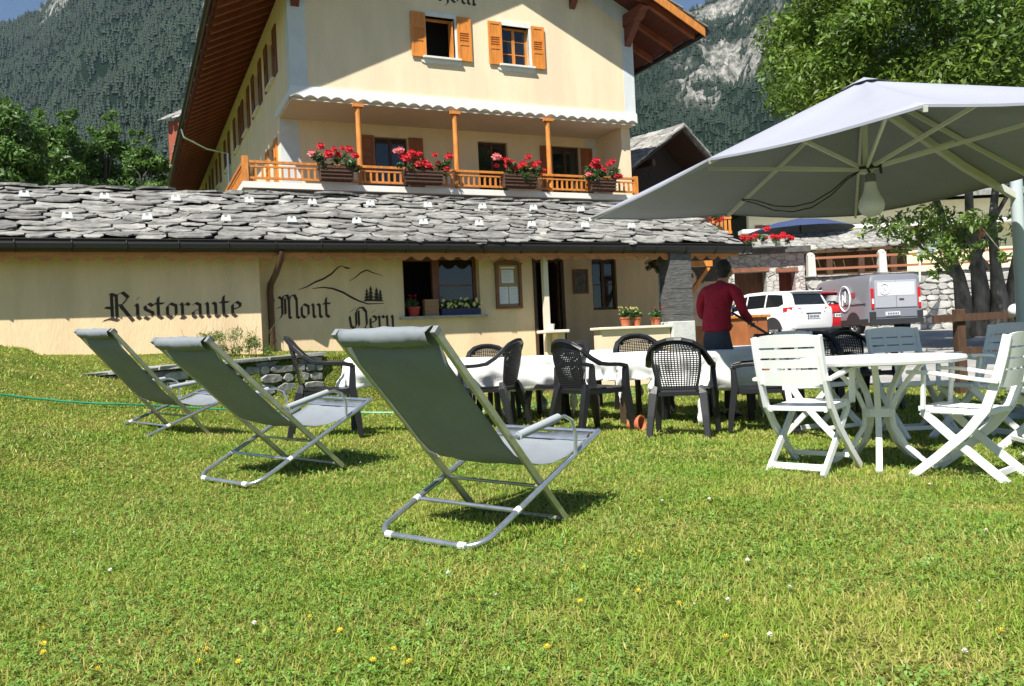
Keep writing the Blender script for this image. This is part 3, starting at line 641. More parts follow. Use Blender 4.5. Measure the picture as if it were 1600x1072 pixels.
for s_ in (-1, 1):
    u_a = HU0 if s_ < 0 else HU1
    b.hexa([(u_a, HY-0.006, 9.9), (UC, HY-0.006, zroof(UC)-0.42), (UC, HY-0.003, zroof(UC)-0.42), (u_a, HY-0.003, 9.9)], [(u_a, HY-0.006, zroof(u_a)), (UC, HY-0.006, zroof(UC)), (UC, HY-0.003, zroof(UC)), (u_a, HY-0.003, zroof(u_a))])
b.box(HU0-0.006, HU0+0.5, HB-0.006, HB, ZF, 7.1); b.box(HU1-0.75, HU1-0.31, HB-0.006, HB, ZF, 7.1)
b.build('painted_corner_band', M_BAND, house)
def scallop(b, a, c, yy, z_top, z_bot, pitch, axis='u', th=0.03, hole=True):
    n = max(1, round((c-a)/pitch)); w = (c-a)/n
    def P(t, z): return (t, yy, z) if axis == 'u' else (yy, t, z)
    d = (0, -th, 0) if axis == 'u' else (-th, 0, 0)
    poly = [P(a, z_top)]
    for i in range(n):
        for j in range(7):
            if j == 0 and i: continue
            t = a+w*i+w*j/6; poly.append(P(t, z_bot+0.075*sin(pi*j/6)))
    poly.append(P(c, z_top)); b.prism(poly, d)
b = MB(); scallop(b, HU0-0.03, HU1+0.03, HY-0.002, 7.47, 7.18, 0.335); scallop(b, HY-0.002, HB+0.5, HU0-0.002, 7.40, 7.18, 0.335, 'v')
sb = b.build('scalloped_board', mat('scalloped_board_paint', (0.72, 0.75, 0.76), 0.8), house)
M_TRIM = mat('window_stone_trim', (0.70, 0.72, 0.70), 0.8, var=0.08)
def shutter(parent, u0, u1, z0, z1, y, m, axis='u'):
    b = MB(); th = 0.035
    def bx(a, c, d, e, f, g):
        if axis == 'u': b.box(a, c, y-f, y-g, d, e)
        else: b.box(y-f, y-g, a, c, d, e)
    fw = 0.07; h = z1-z0
    bx(u0, u0+fw, z0, z1, th, 0); bx(u1-fw, u1, z0, z1, th, 0)
    for z in (z0, z0+h*0.36, z0+h*0.64, z1-fw): bx(u0+fw, u1-fw, z, z+fw, th, 0)
    bx(u0+fw, u1-fw, z0+fw, z0+h*0.36, 0.022, 0.004); bx(u0+fw, u1-fw, z0+h*0.64+fw, z1-fw, 0.022, 0.004)
    bx(u0+fw, u1-fw, z0+h*0.36+fw, z0+h*0.64, 0.008, 0.004)
    k = 4
    for i in range(k):
        z = z0+h*0.36+fw+0.01+(h*0.28-fw)*i/k; bx(u0+fw, u1-fw, z, z+0.014, 0.026, 0.008)
    return b.build('shutter', m, parent)
for i, (a, c) in enumerate(HW):
    b = MB(); b.box(a-0.07, a, HY-0.02, HY+0.20, WZ0, WZ1); b.box(c, c+0.07, HY-0.02, HY+0.20, WZ0, WZ1); b.box(a-0.10, c+0.10, HY-0.025, HY+0.20, WZ1, WZ1+0.14); sur = b.build('window_surround', M_TRIM, house)
    b = MB(); b.box(a-0.12, c+0.12, HY-0.13, HY+0.10, WZ0-0.05, WZ0-0.003)
    pts = [(a-0.16, HY-0.03, WZ0-0.055), (a-0.16, HY-0.03, WZ0-0.14)]+[(a-0.16+(c-a+0.32)*j/12, HY-0.03, WZ0-0.15-0.03*abs(sin(pi*j/4))) for j in range(1, 12)]+[(c+0.16, HY-0.03, WZ0-0.14), (c+0.16, HY-0.03, WZ0-0.055)]
    b.prism(pts, (0, 0.027, 0)); b.build('sill', M_TRIM, sur)
    for (s0, s1) in ((a-0.42, a-0.02), (c+0.06, c+0.46)): shutter(house, s0, s1, WZ0-0.03, WZ1+0.06, HY-0.03, M_SHUT)
    if i == 0:
        b = MB(); b.box(a, c, HY+0.16, HY+0.22, WZ1-0.06, WZ1); b.box(c-0.06, c, HY+0.16, HY+0.22, WZ0, WZ1-0.06); b.box(a, a+0.05, HY+0.16, HY+0.22, WZ0, WZ1-0.06)
        b.box(c-0.10, c-0.062, HY-0.06, HY+0.2, WZ0+0.02, WZ1-0.1); b.build('open_casement', M_ORWOOD, house)
    else: window(house, a, c, WZ0, WZ1, HY+0.15, M_ORWOOD, 2, 0.06, 2)
for (a, c, z0, z1) in BW:
    window(house, a, c, z0, z1, HB+0.12, M_DARKWOOD, 2)
for (s0, s1) in ((-0.72, -0.32), (0.68, 1.1), (4.82, 5.23), (6.22, 6.62)): shutter(house, s0, s1, 5.15, 6.82, HB-0.01, mat('brown_shutter_wood', (0.30, 0.10, 0.035), 0.55, var=0.25, scale=4))
for (y0, y1) in SW:
    w = MB(); w.box(HU0+0.10, HU0+0.15, y0, y1, 8.35, 9.55); w.build('side_window', M_GLASS, house)
    b = MB(); b.box(HU0-0.10, HU0, y0-0.1, y1+0.1, 8.28, 8.345); b.build('sill', M_TRIM, house)
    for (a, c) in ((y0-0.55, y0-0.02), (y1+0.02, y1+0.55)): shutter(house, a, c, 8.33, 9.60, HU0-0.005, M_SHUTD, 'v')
for (y0, y1, z0, z1) in ((10.3, 11.3, 5.35, 6.75), (14.4, 15.4, 5.9, 6.9), (18.5, 19.5, 5.6, 6.9)):
    w = MB(); w.box(HU0+0.10, HU0+0.15, y0, y1, z0, z1); w.build('side_window', M_GLASS, house)
    for (a, c) in ((y0-0.5, y0-0.02), (y1+0.02, y1+0.5)): shutter(house, a, c, z0, z1, HU0-0.005, M_SHUT, 'v')
# roof: boards, rafters, purlins, verge boards, stone covering
b = MB(); YR = HY-1.25
for s_ in (-1, 1):
    ue = UC+s_*RUN
    b.hexa([(ue, YR, zroof(ue)+0.01), (UC, YR, RZ+0.01), (UC, YE, RZ+0.01), (ue, YE, zroof(ue)+0.01)], [(ue, YR, zroof(ue)+0.06), (UC, YR, RZ+0.06), (UC, YE, RZ+0.06), (ue, YE, zroof(ue)+0.06)])
hr = b.build('roof_boards', mat('dark_red_boards', (0.10, 0.024, 0.010), 0.6, var=0.3, scale=2, stretch=(10, 1, 10)), house)
for s_ in (-1, 1):
    n = 60 if s_ < 0 else 34
    for i in range(n):
        y = YR+0.35+i*(YE-YR-0.7)/(n-1)
        if i == 0:
            b = MB(); ua = UC+s_*RUN*0.985; ub = UC+s_*4.0
            b.hexa([(ua, -0.06, zroof(ua)-0.17), (ub, -0.06, zroof(ub)-0.17), (ub, 0.06, zroof(ub)-0.17), (ua, 0.06, zroof(ua)-0.17)], [(ua, -0.06, zroof(ua)+0.008), (ub, -0.06, zroof(ub)+0.008), (ub, 0.06, zroof(ub)+0.008), (ua, 0.06, zroof(ua)+0.008)])
            ra = b.build('rafter', mat('light_red_rafter', (0.27, 0.08, 0.034), 0.55, var=0.25, scale=3), hr)
        else: ra = ra.copy(); COL.objects.link(ra)
        ra.location = (0, y, 0)
for u_, w_ in ((HU0+0.18, 0.26), (UC, 0.30), (UC-3.0, 0.24), (UC+3.0, 0.24), (HU1-0.18, 0.26)):
    b = MB(); zt = zroof(u_)-0.155 - (0.0 if abs(u_-UC) < .1 else SL*w_/2); y0 = YR+0.12
    b.prism([(u_-w_/2, y0+0.18, zt), (u_-w_/2, HY+0.5, zt), (u_-w_/2, HY+0.5, zt-0.34), (u_-w_/2, y0+0.55, zt-0.34), (u_-w_/2, y0+0.35, zt-0.28), (u_-w_/2, y0+0.25, zt-0.16), (u_-w_/2, y0+0.05, zt-0.10)], (w_, 0, 0))
    b.prism([(u_-w_/2+.03, HY-0.02, zt-0.9), (u_-w_/2+.03, HY-0.02, zt-0.345), (u_-w_/2+.03, HY-0.6, zt-0.345), (u_-w_/2+.03, HY-0.35, zt-0.6)], (w_-0.06, 0, 0))
    b.build('purlin', M_REDWOOD, house)
b = MB()
for s_ in (-1, 1):
    ue = UC+s_*(RUN+0.03)
    for (y0, y1, d0, d1, m_) in ((YR-0.03, YR-0.0, -0.16, 0.12, 0),):
        b.hexa([(ue, y0, zroof(ue)+d0), (UC, y0, RZ+d0), (UC, y1, RZ+d0), (ue, y1, zroof(ue)+d0)], [(ue, y0, zroof(ue)+d1), (UC, y0, RZ+d1), (UC, y1, RZ+d1), (ue, y1, zroof(ue)+d1)])
b.build('verge_board', M_ORWOOD, house)
b = MB()
for s_ in (-1, 1):
    ue = UC+s_*(RUN-0.15)
    b.hexa([(ue, YR+0.42, zroof(ue)-0.12), (UC, YR+0.42, RZ-0.12), (UC, YR+0.5, RZ-0.12), (ue, YR+0.5, zroof(ue)-0.12)], [(ue, YR+0.42, zroof(ue)), (UC, YR+0.42, RZ), (UC, YR+0.5, RZ), (ue, YR+0.5, zroof(ue))])
b.build('verge_rafter', M_REDWOOD, house)
class Rot90(MB): pass
def roof_cover(name, parent, ue, uc, ya, yb, zr, sl, expo, wmin, wmax, th, seed, m):
    t = MB(); run = abs(ue-uc); slab_roof(t, ya, yb, run, sl, 0, expo, wmin, wmax, th, seed)
    s_ = 1 if ue > uc else -1; b = MB()
    b.add([(ue-s_*v[1], v[0], zr-sl*run+v[2]) for v in t.v], t.f); return b.build(name, m, parent)
for s_ in (-1, 1): roof_cover('roof_slabs', hr, UC+s_*(RUN+0.05), UC, YR-0.05, YE, RZ+0.09, SL, 0.35, 0.5, 1.1, 0.05, 12+s_, M_SLAB)
b = MB(); ue = UC-RUN-0.12
b.tube([(ue, YR-0.05, zroof(ue)+0.03), (ue, YE, zroof(ue)+0.03)], 0.085, 10)
ue2 = UC+RUN+0.12; b.tube([(ue2, YR-0.02, zroof(ue2)+0.03), (ue2, YE, zroof(ue2)+0.03)], 0.085, 10)
g_ = b.build('gutter', M_GUTTER, house, smooth=True)
b = MB(); P0 = (ue+0.03, 20.5, zroof(ue)-0.05); b.tube([P0, (ue+0.1, 20.5, zroof(ue)-0.35), (ue+0.9, 20.5, zroof(ue)-0.75), (HU0-0.09, 20.5, zroof(ue)-0.9), (HU0-0.09, 20.5, 3)], 0.05, 8); b.build('downpipe', M_STEEL, house, smooth=True)
blackletter(house, 'Séjour', 0.72, 10.05, 0.30, HY, squash=1.25, m=M_INK)
# balcony
b = MB(); b.box(-4.10, 7.05, HY-0.12, HB, 4.90, ZF); b.box(-4.10, HU0, HB, 20.0, 4.90, ZF); bal = b.build('balcony', mat('white_slab_edge', (0.76, 0.74, 0.70), 0.7, var=0.05), house)
b = MB(); b.box(-4.0, 6.95, HY+0.03, HB-.01, ZF+.003, ZF+.02); b.box(-4.0, HU0-.01, HB, 19.9, ZF+.003, ZF+.02); b.build('bounce_cut_layer', mat('bounce_cut_brown', (0.13, 0.075, 0.04), 0.7, var=0.3, scale=3), bal)  # dark layer added on the slab to cut light bounced under the overhang
b = MB(); b.box(-3.9, 6.9, HY+0.05, HB+0.5, 4.0, 4.897); b.box(-3.9, HU0, HB+.5, 20, 3.5, 4.897); b.build('slab_underside', mat('slab_shadow_blue', (0.09, 0.10, 0.12), 0.5), bal)  # dark blue colour stands in for the shadow band below the slab
def rail(a, c, fixed, axis):
    def bx(bb, p, q, w, z0, z1):
        if axis == 'u': bb.box(p, q, fixed-w/2, fixed+w/2, z0, z1)
        else: bb.box(fixed-w/2, fixed+w/2, p, q, z0, z1)
    bb = MB(); bx(bb, a, c, 0.09, 5.50, 5.56); bx(bb, a, c, 0.05, 5.40, 5.44); bx(bb, a, c, 0.07, 5.12, 5.17); r_ = bb.build('railing', M_ORWOOD, bal)
    n = int((c-a)/0.155); bb = MB()
    for i in range(n):
        t = a+0.08+(c-a-0.16)*i/(n-1); bx(bb, t-0.025, t+0.025, 0.035, 5.17, 5.40)
    bb.build('balusters', M_ORWOOD, r_)
rail(-4.02, 6.96, HY-0.06, 'u'); rail(HY, 19.9, -4.04, 'v')
b = MB(); b.box(-4.10, -3.96, HY-0.12, HY+0.02, ZF, 5.66); b.build('railing_post', M_ORWOOD, bal); b = MB(); b.box(6.90, 7.02, HY-0.12, HY, ZF, 5.6); b.build('railing_post', M_ORWOOD, bal)
for i, u_ in enumerate((-1.20, 1.42, 4.20)):
    b = MB(); b.tube([(0, 0, ZF), (0, 0, 6.1), (-0.0, 0, 7.05)], [0.072, 0.072, 0.068], 10); b.box(-0.14, 0.14, -0.09, 0.09, 7.05, 7.125)
    o = b.build('balcony_post', M_ORWOOD, house, smooth=True) if i == 0 else o.copy()
    if i: COL.objects.link(o)
    o.location = (u_, HY+0.02, 0); o.rotation_euler = (0, radians(-1.2), 0) if False else (0, 0, 0)
# ---------------------------------------------------------------- plants
def leaf_cloud(mb_pts, n, spread, size, seed, asp=0.6, flat=0.5):
    """quads of leaf size scattered through balls (x,y,z,r); returns V,F arrays"""
    r = np.random.default_rng(seed); B_ = np.array(mb_pts, float); vol = B_[:, 3]**2; idx = r.choice(len(B_), n, p=vol/vol.sum())
    c = B_[idx]; d = r.normal(size=(n, 3)); d /= np.linalg.norm(d, axis=1)[:, None]; rad = c[:, 3]*(r.random(n)**spread)
    P = c[:, :3]+d*rad[:, None]*np.array([1, 1, 0.8])
    nrm = d*0.5+r.normal(size=(n, 3))*0.6+np.array([0, 0, flat]); nrm /= np.linalg.norm(nrm, axis=1)[:, None]
    t = np.cross(nrm, r.normal(size=(n, 3))); t /= np.linalg.norm(t, axis=1)[:, None]; s = np.cross(nrm, t)
    sz = size*(0.55+0.8*r.random(n))[:, None]
    V = np.stack([P-t*sz, P-s*sz*asp*0.5+nrm*sz*0.15, P+t*sz, P+s*sz*asp*0.5+nrm*sz*0.15], 1).reshape(-1, 3)
    i = np.arange(n)*4; return V, np.stack([i, i+1, i+2, i+3], 1)
def foliage(name, pts, n, size, m, parent=None, seed=1, spread=0.4, asp=0.6, flat=0.5):
    V, F = leaf_cloud(pts, n, spread, size, seed, asp, flat); return np_mesh(name, V, F, m, parent)
def blossom_mesh(r, n, seed):
    b = MB(); q = random.Random(seed)
    for i in range(n):
        a = q.random()*6.28; e = q.uniform(-.5, 1.4); c = Vector((cos(a)*cos(e), sin(a)*cos(e), sin(e)))*r*q.uniform(.6, 1)
        t = Vector((q.gauss(0, 1), q.gauss(0, 1), q.gauss(0, 1))).normalized()*r*0.42; s = c.cross(t).normalized()*r*0.42
        b.add([c-t, c-s, c+t, c+s], [(0, 1, 2, 3)])
    return b
BL = None
def geranium(name, label, cat, group, u0, u1, seed, y=HY-0.27, z0=5.10, h=0.36, nb=9, pink=2, par=True, loc=None, rz=0):
    global BL
    w = (u1-u0); wb = w*.74
    t = bthing(name, label, cat, group, ((u0+u1)/2, y, z0)) if loc is None else thing(name, label, cat, loc, rz, group)
    b = MB(); b.hexa([(-wb/2+.02, -.10, 0), (wb/2-.02, -.10, 0), (wb/2-.02, .10, 0), (-wb/2+.02, .10, 0)], [(-wb/2, -.13, h), (wb/2, -.13, h), (wb/2, .13, h), (-wb/2, .13, h)])
    for i in range(4): b.box(-wb/2-.005, wb/2+.005, -.14+.0, -.12, 0.04+i*h/4.2, 0.065+i*h/4.2)
    b.build('box', M_BOXB, t)
    q = random.Random(seed); pts = [(q.uniform(-w/2, w/2), q.uniform(-.17, .08), h+q.uniform(-.08, .26), q.uniform(.09, .16)) for _ in range(16)]
    foliage('foliage', pts, 900, 0.045, M_LEAF, t, seed, 0.5, 0.9)
    for i in range(nb):
        m = M_PINK if i < pink else M_RED; k = 'pink' if i < pink else 'red'
        key = 'bl_'+k
        if key not in MATS:
            o = blossom_mesh(0.085, 46, seed).build('blossom', m, t); MATS[key] = o
        else: o = MATS[key].copy(); COL.objects.link(o); o.parent = t
        f = (i+.5)/nb; o.location = (-w/2*1.15+w*1.15*f+q.uniform(-.05, .05), q.uniform(-.18, .0), h+q.uniform(.02, .46)); s = q.uniform(.7, 1.35); o.scale = (s, s, s)
        if k == 'pink': o['label'] = 'pink blossom'
    return t
GB = 'geranium boxes along the balcony railing'
geranium('geranium_box', 'box of red and pink geraniums at the balcony left end, left of every post', 'flower box', GB, -2.45, -1.35, 1, nb=10, pink=2)
geranium('geranium_box', 'wide box of red geraniums on the balcony between the first and second wooden posts', 'flower box', GB, -0.35, 1.05, 2, nb=16, pink=2)
geranium('geranium_box', 'box of dense red geraniums on the balcony just left of the third wooden post', 'flower box', GB, 2.45, 3.75, 3, nb=17, pink=1)
geranium('geranium_box', 'box of red geraniums at the right end of the balcony near the corner', 'flower box', GB, 5.15, 6.25, 4, nb=13, pink=2)
def pot_plant(name, label, u, y, z, r, h, pm_, fm, n, seed, fr=0.012, group=None):
    t = bthing(name, label, 'potted plant', group, (u, y, z)); b = MB(); b.lathe([(r*.75, 0), (r, h*.85), (r*1.12, h*.86), (r*1.12, h), (r*.95, h), (r*.9, h*.9)], 14); b.build('pot', pm_, t, smooth=True)
    q = random.Random(seed); pts = [(q.uniform(-r, r), q.uniform(-r, r), h+q.uniform(.02, .12), q.uniform(.05, .10)) for _ in range(7)]
    foliage('foliage', pts, 260, 0.03, M_LEAF, t, seed, .5, .8); b = MB()
    for i in range(n):
        c = Vector((q.uniform(-r*1.6, r*1.6), q.uniform(-r*1.6, r*.8), h+q.uniform(.06, .2)))
        for k in range(5):
            a = k*1.257; b.add([c, c+Vector((cos(a-.4)*fr*1.5, sin(a-.4)*fr, .004+cos(a-.4)*fr)), c+Vector((cos(a)*fr*2.2, -fr, .003+sin(a)*fr*2.2)), c+Vector((cos(a+.4)*fr*1.5, sin(a+.4)*fr, .004+cos(a+.4)*fr))], [(0, 1, 2, 3)])
    b.build('flowers', fm, t); return t
t = bthing('window_flower_box', 'dark blue planter of pale yellow flowers on the sill of the restaurant window', 'flower box', None, (-1.32, YM+0.05, 1.441))
b = MB(); b.box(-.36, .36, -.07, .09, 0, .12); b.build('box', mat('dark_blue_plastic', (0.02, 0.025, 0.09), 0.5), t)
foliage('foliage', [(-.3+.1*i, 0, .17+.03*(i % 3), .09) for i in range(7)], 420, .03, M_LEAF, t, 9, .5, .8)
b = MB(); q = random.Random(4)
for i in range(34):
    c = Vector((q.uniform(-.38, .38), q.uniform(-.14, .0), .14+q.random()*.16))
    for k in range(5):
        a = k*1.257; b.add([c, c+Vector((cos(a-.5)*.02, -.004, sin(a-.5)*.02)), c+Vector((cos(a)*.03, -.008, sin(a)*.03)), c+Vector((cos(a+.5)*.02, -.004, sin(a+.5)*.02))], [(0, 1, 2, 3)])
b.build('flowers', M_PYEL, t)
pot_plant('potted_flowers', 'terracotta pot of pale yellow flowers, the left one on the porch parapet', 1.78, 0.10, 1.112, .10, .17, M_TERRA, M_PYEL, 20, 3)
b_ = pot_plant('potted_flowers', 'second terracotta pot of pale yellow flowers beside the first on the porch parapet', 2.02, 0.10, 1.112, .09, .16, M_TERRA, M_PYEL, 14, 13)
pot_plant('potted_plant', 'small dark leaved plant in a red clay pot on the porch parapet beside the pillar', 2.46, 0.10, 1.112, .10, .15, M_TERRA, M_RED, 4, 5)
t = pot_plant('potted_flowers', 'red potted plant standing in the open left half of the restaurant window', -2.17, YM+0.06, 1.441, .11, .17, mat('red_glazed_pot', (0.40, 0.03, 0.03), 0.4), M_RED, 6, 8)
t = bthing('pizza_box_stack', 'stack of flat brown cardboard boxes in the open restaurant window', 'boxes', None, (-1.86, YM+0.06, 1.441)); b = MB()
for i in range(7): b.box(-.13+.004*(i % 2), .13-.003*(i % 3), -.07, .07, i*.042, i*.042+.038)
b.build('boxes', mat('brown_cardboard', (0.36, 0.20, 0.11), 0.85), t)
t = bthing('ashtray_cup', 'small white cup on the short wall cap beside the restaurant entrance', 'cup', None, (0.20, .10, 1.102)); b = MB(); b.lathe([(.055, 0), (.075, .11), (.07, .11), (.05, .01)], 12); b.build('cup', M_WHITE, t, smooth=True)
# hanging plants under the porch beam
for i, u in enumerate((3.25, 3.6, 3.95)):
    t = bthing('hanging_plant', ['trailing plant hanging under the porch beam, nearest the dark window', 'trailing plant hanging under the porch beam, middle one of three', 'trailing plant hanging under the porch beam, nearest the stone pillar'][i], 'hanging plant', 'trailing plants hanging in the porch', (u, 1.2, 2.32))
    b = MB(); b.lathe([(.08, 0), (.11, .12), (.10, .12)], 10); b.tube([(0, 0, .12), (0, 0, .5)], .004, 4); b.build('pot', M_DARKWOOD, t)
    q = random.Random(i); foliage('foliage', [(q.uniform(-.22, .22), q.uniform(-.15, .15), q.uniform(-.18, .16), q.uniform(.06, .12)) for _ in range(9)], 330, .04, M_LEAF, t, 20+i, .5, .6)
# menu case and framed picture
t = bthing('menu_case', 'wooden framed menu case with three white sheets on the wall beside the window', 'notice case', None, (-0.375, YM-0.001, 1.53)); b = MB()
w_, h_ = .255, .80
b.box(-w_, -w_+.05, -.07, 0, 0, h_); b.box(w_-.05, w_, -.07, 0, 0, h_); b.box(-w_+.05, w_-.05, -.07, 0, 0, .05)
b.prism([(-w_-.02, -.085, h_+.003)]+[((-w_-.02)+(2*w_+.04)*i/10, -.085, h_+.003+.02+.06*sin(pi*i/10)) for i in range(11)]+[(w_+.02, -.085, h_+.003)], (0, .085, 0)); b.build('frame', mat('brown_case_wood', (0.20, 0.085, 0.035), 0.5, var=.2, scale=8), t)
b = MB(); b.box(-w_+.05, w_-.05, -.02, -.003, .05, h_); b.build('backboard', mat('tan_board', (0.35, 0.25, 0.13), .8), t)
for (a, c, z0, z1) in ((-.13, .11, .47, .71), (-.185, -.01, .09, .40), (.01, .185, .09, .40)):
    b = MB(); b.box(a, c, -.026, -.022, z0, z1); s = b.build('sheet', mat('paper', (.72, .74, .78), .8), t); b = MB()
    for i in range(9):
        z = z1-.03-i*(z1-z0-.05)/9; b.box(a+.02, c-.02-.03*((i*7) % 3), -.0285, -.0265, z-.004, z)
    b.build('printed_lines', mat('grey_print', (.35, .35, .38), .8), s)
b = MB(); b.box(-.15, .14, -.03, -.022, .735, .765); b.build('lamp_strip', M_WHITE, t)
t = bthing('framed_picture', 'small dark framed picture hanging on the shaded porch wall beside the door', 'picture', None, (on_wall(907, 440, YP)[0], YP-.001, on_wall(907, 459, YP)[1])); b = MB()
b.box(-.2, .2, -.03, 0, 0, .05); b.box(-.2, .2, -.03, 0, .52, .57); b.box(-.2, -.15, -.03, 0, .05, .52); b.box(.15, .2, -.03, 0, .05, .52); b.build('frame', mat('brown_case_wood', (0, 0, 0)), t)
b = MB(); b.box(-.15, .15, -.015, -.003, .05, .52); b.build('picture', mat('muted_print', (.16, .14, .11), .5, col2=(.03, .03, .03), scale=6), t)
# stone retaining wall of the bank, shrub and hose
def stone_wall(name, label, A, B, th, h0, h1, m_stone, m_cap, seed, cap=True, zb=None, zt=None, srow=0.16, parent=None):
    """dry-stone wall from A to B (xy); stones are modelled in one mesh, capping slabs in another"""
    A = Vector((A[0], A[1], 0)); B = Vector((B[0], B[1], 0)); ln = (B-A).length; t = (B-A)/ln; n = Vector((t.y, -t.x, 0))
    root = thing(name, label, 'stone wall', (A.x, A.y, zb(0)), atan2(t.y, t.x)); r = random.Random(seed); b = MB(); off = zb(0); zmin = min(zb(0), zb(1))-off
    core = MB(); core.hexa([(0, .03, -.3), (ln, .03, -.3+zb(1)-off), (ln, th-.03, -.3+zb(1)-off), (0, th-.03, -.3)], [(0, .03, zt(0)-off-.05), (ln, .03, zt(1)-off-.05), (ln, th-.03, zt(1)-off-.05), (0, th-.03, zt(0)-off-.05)]); core.build('mortar', mat('grey_mortar', (.27, .26, .24), .95, var=.3, scale=10), root)
    z = zmin-.15
    while z < max(zt(0), zt(1))-off:
        rh = srow*r.uniform(.75, 1.3); x = -r.random()*.2
        while x < ln:
            w = rh*r.uniform(1.2, 3.2); f = min(max((x+w/2)/ln, 0), 1); top = zt(f)-off-.04; bot = zb(f)-off-.15
            x0, x1 = max(x, 0), min(x+w-.015, ln); x += w
            if z+rh*.4 > top or z+rh < bot or x1-x0 < .05: continue
            zz1 = min(z+rh-.015, top); k = 9; cx, cz = (x0+x1)/2, (z+zz1)/2; hw, hh = (x1-x0)/2, (zz1-z)/2; out = []
            for j in range(k):
                a = 2*pi*j/k+r.uniform(-.15, .15); ca, sa = cos(a), sin(a); q = (abs(ca)**5+abs(sa)**5)**-.2
                out.append((cx+hw*ca*q*r.uniform(.88, 1.08), cz+hh*sa*q*r.uniform(.86, 1.1)))
            dp = r.uniform(.0, .035); tl = r.uniform(-.02, .02)
            R0 = [(p[0], .04, p[1]) for p in out]; R1 = [(p[0], -dp+tl*(p[0]-cx), p[1]) for p in out]; R2 = [(cx+(p[0]-cx)*.9, -dp-.016+tl*(p[0]-cx), cz+(p[1]-cz)*.88) for p in out]
            b.rings([R0, R1, R2])
        z += rh
    b.build('stones', m_stone, root, smooth=True, sharp=25)
    if cap:
        b = MB(); x = -.05
        while x < ln:
            w = r.uniform(.35, .8); f = min(max(x/ln, 0), 1); f2 = min((x+w)/ln, 1); z0, z1 = zt(f)-off, zt(f2)-off; th_ = r.uniform(.035, .06)
            b.hexa([(x, -.07+r.uniform(-.03, .03), z0-.03), (x+w-.02, -.07+r.uniform(-.03, .03), z1-.03), (x+w-.02, th, z1-.03), (x, th, z0-.03)], [(x, -.07+r.uniform(-.03, .03), z0-.03+th_), (x+w-.02, -.07+r.uniform(-.03, .03), z1-.03+th_), (x+w-.02, th, z1-.03+th_), (x, th, z0-.03+th_)]); x += w
        b.build('capping_slabs', m_cap, root, bevel=.008)
    return root
M_WSTONE = mat('grey_wall_stone', (.42, .42, .40), .9, scale=7, col2=(.21, .21, .20), bump=.7, bscale=16, island=.35)
M_WCAP = mat('grey_cap_stone', (.30, .30, .29), .9, var=.3, scale=8, bump=.5, island=.25)
A0, B0 = (-5.35, 10.25), (-3.0, 13.2)
stone_wall('garden_wall', 'low curved grey dry-stone retaining wall holding up the grass bank by the restaurant', A0, B0, .35, 0, 0, M_WSTONE, M_WCAP, 3, True, lambda f: .68-.60*f-.1, lambda f: .75+.12*f, .15)
t = bthing('shrub', 'bushy wild green shrub growing against the restaurant wall above the stone wall', 'shrub', None, (-5.35, .05, .9)); q = random.Random(6)
foliage('foliage', [(q.gauss(0, .3), q.uniform(-.15, .15), q.uniform(.0, .34), q.uniform(.06, .16)) for _ in range(24)], 1500, .035, mat('light_green_leaf', (.14, .22, .04), .5, island=.5, trans=.3), t, 3, .45, .35, .1)
b = MB()
for i in range(46):
    x = q.gauss(0, .36); l = q.uniform(.2, .5); b.tube([(x, 0, 0), (x+q.uniform(-.05, .05), 0, l*.6), (x+q.uniform(-.14, .14), q.uniform(-.05, .05), l)], .003, 3)
b.build('stems', mat('light_green_leaf', (0, 0, 0)), t)
hose = [ground_hit(x, y) for x, y in ((-120, 612), (0, 623), (80, 630), (160, 637), (300, 643), (420, 646), (560, 648), (660, 649), (760, 647), (830, 640), (880, 629), (925, 620), (960, 616), (1000, 618))]
pts = []
for i in range(len(hose)-1):
    for k in range(6): P = hose[i].lerp(hose[i+1], k/6); pts.append((P.x, P.y+.03*sin(i*2+k*.5), gzf(P.x, P.y)+.035))
b = MB(); b.tube(pts, .010, 6); o = b.build('garden_hose', mat('green_hose', (.04, .42, .24), .4), None, smooth=True); tag(o, 'thin green garden hose lying across the lawn behind the deck chairs', 'hose')
# ================================================================ furniture
def P3(px, py, D, z=None):
    P = at(px, py, D); return Vector((P.x, P.y, gzf(P.x, P.y) if z is None else z))
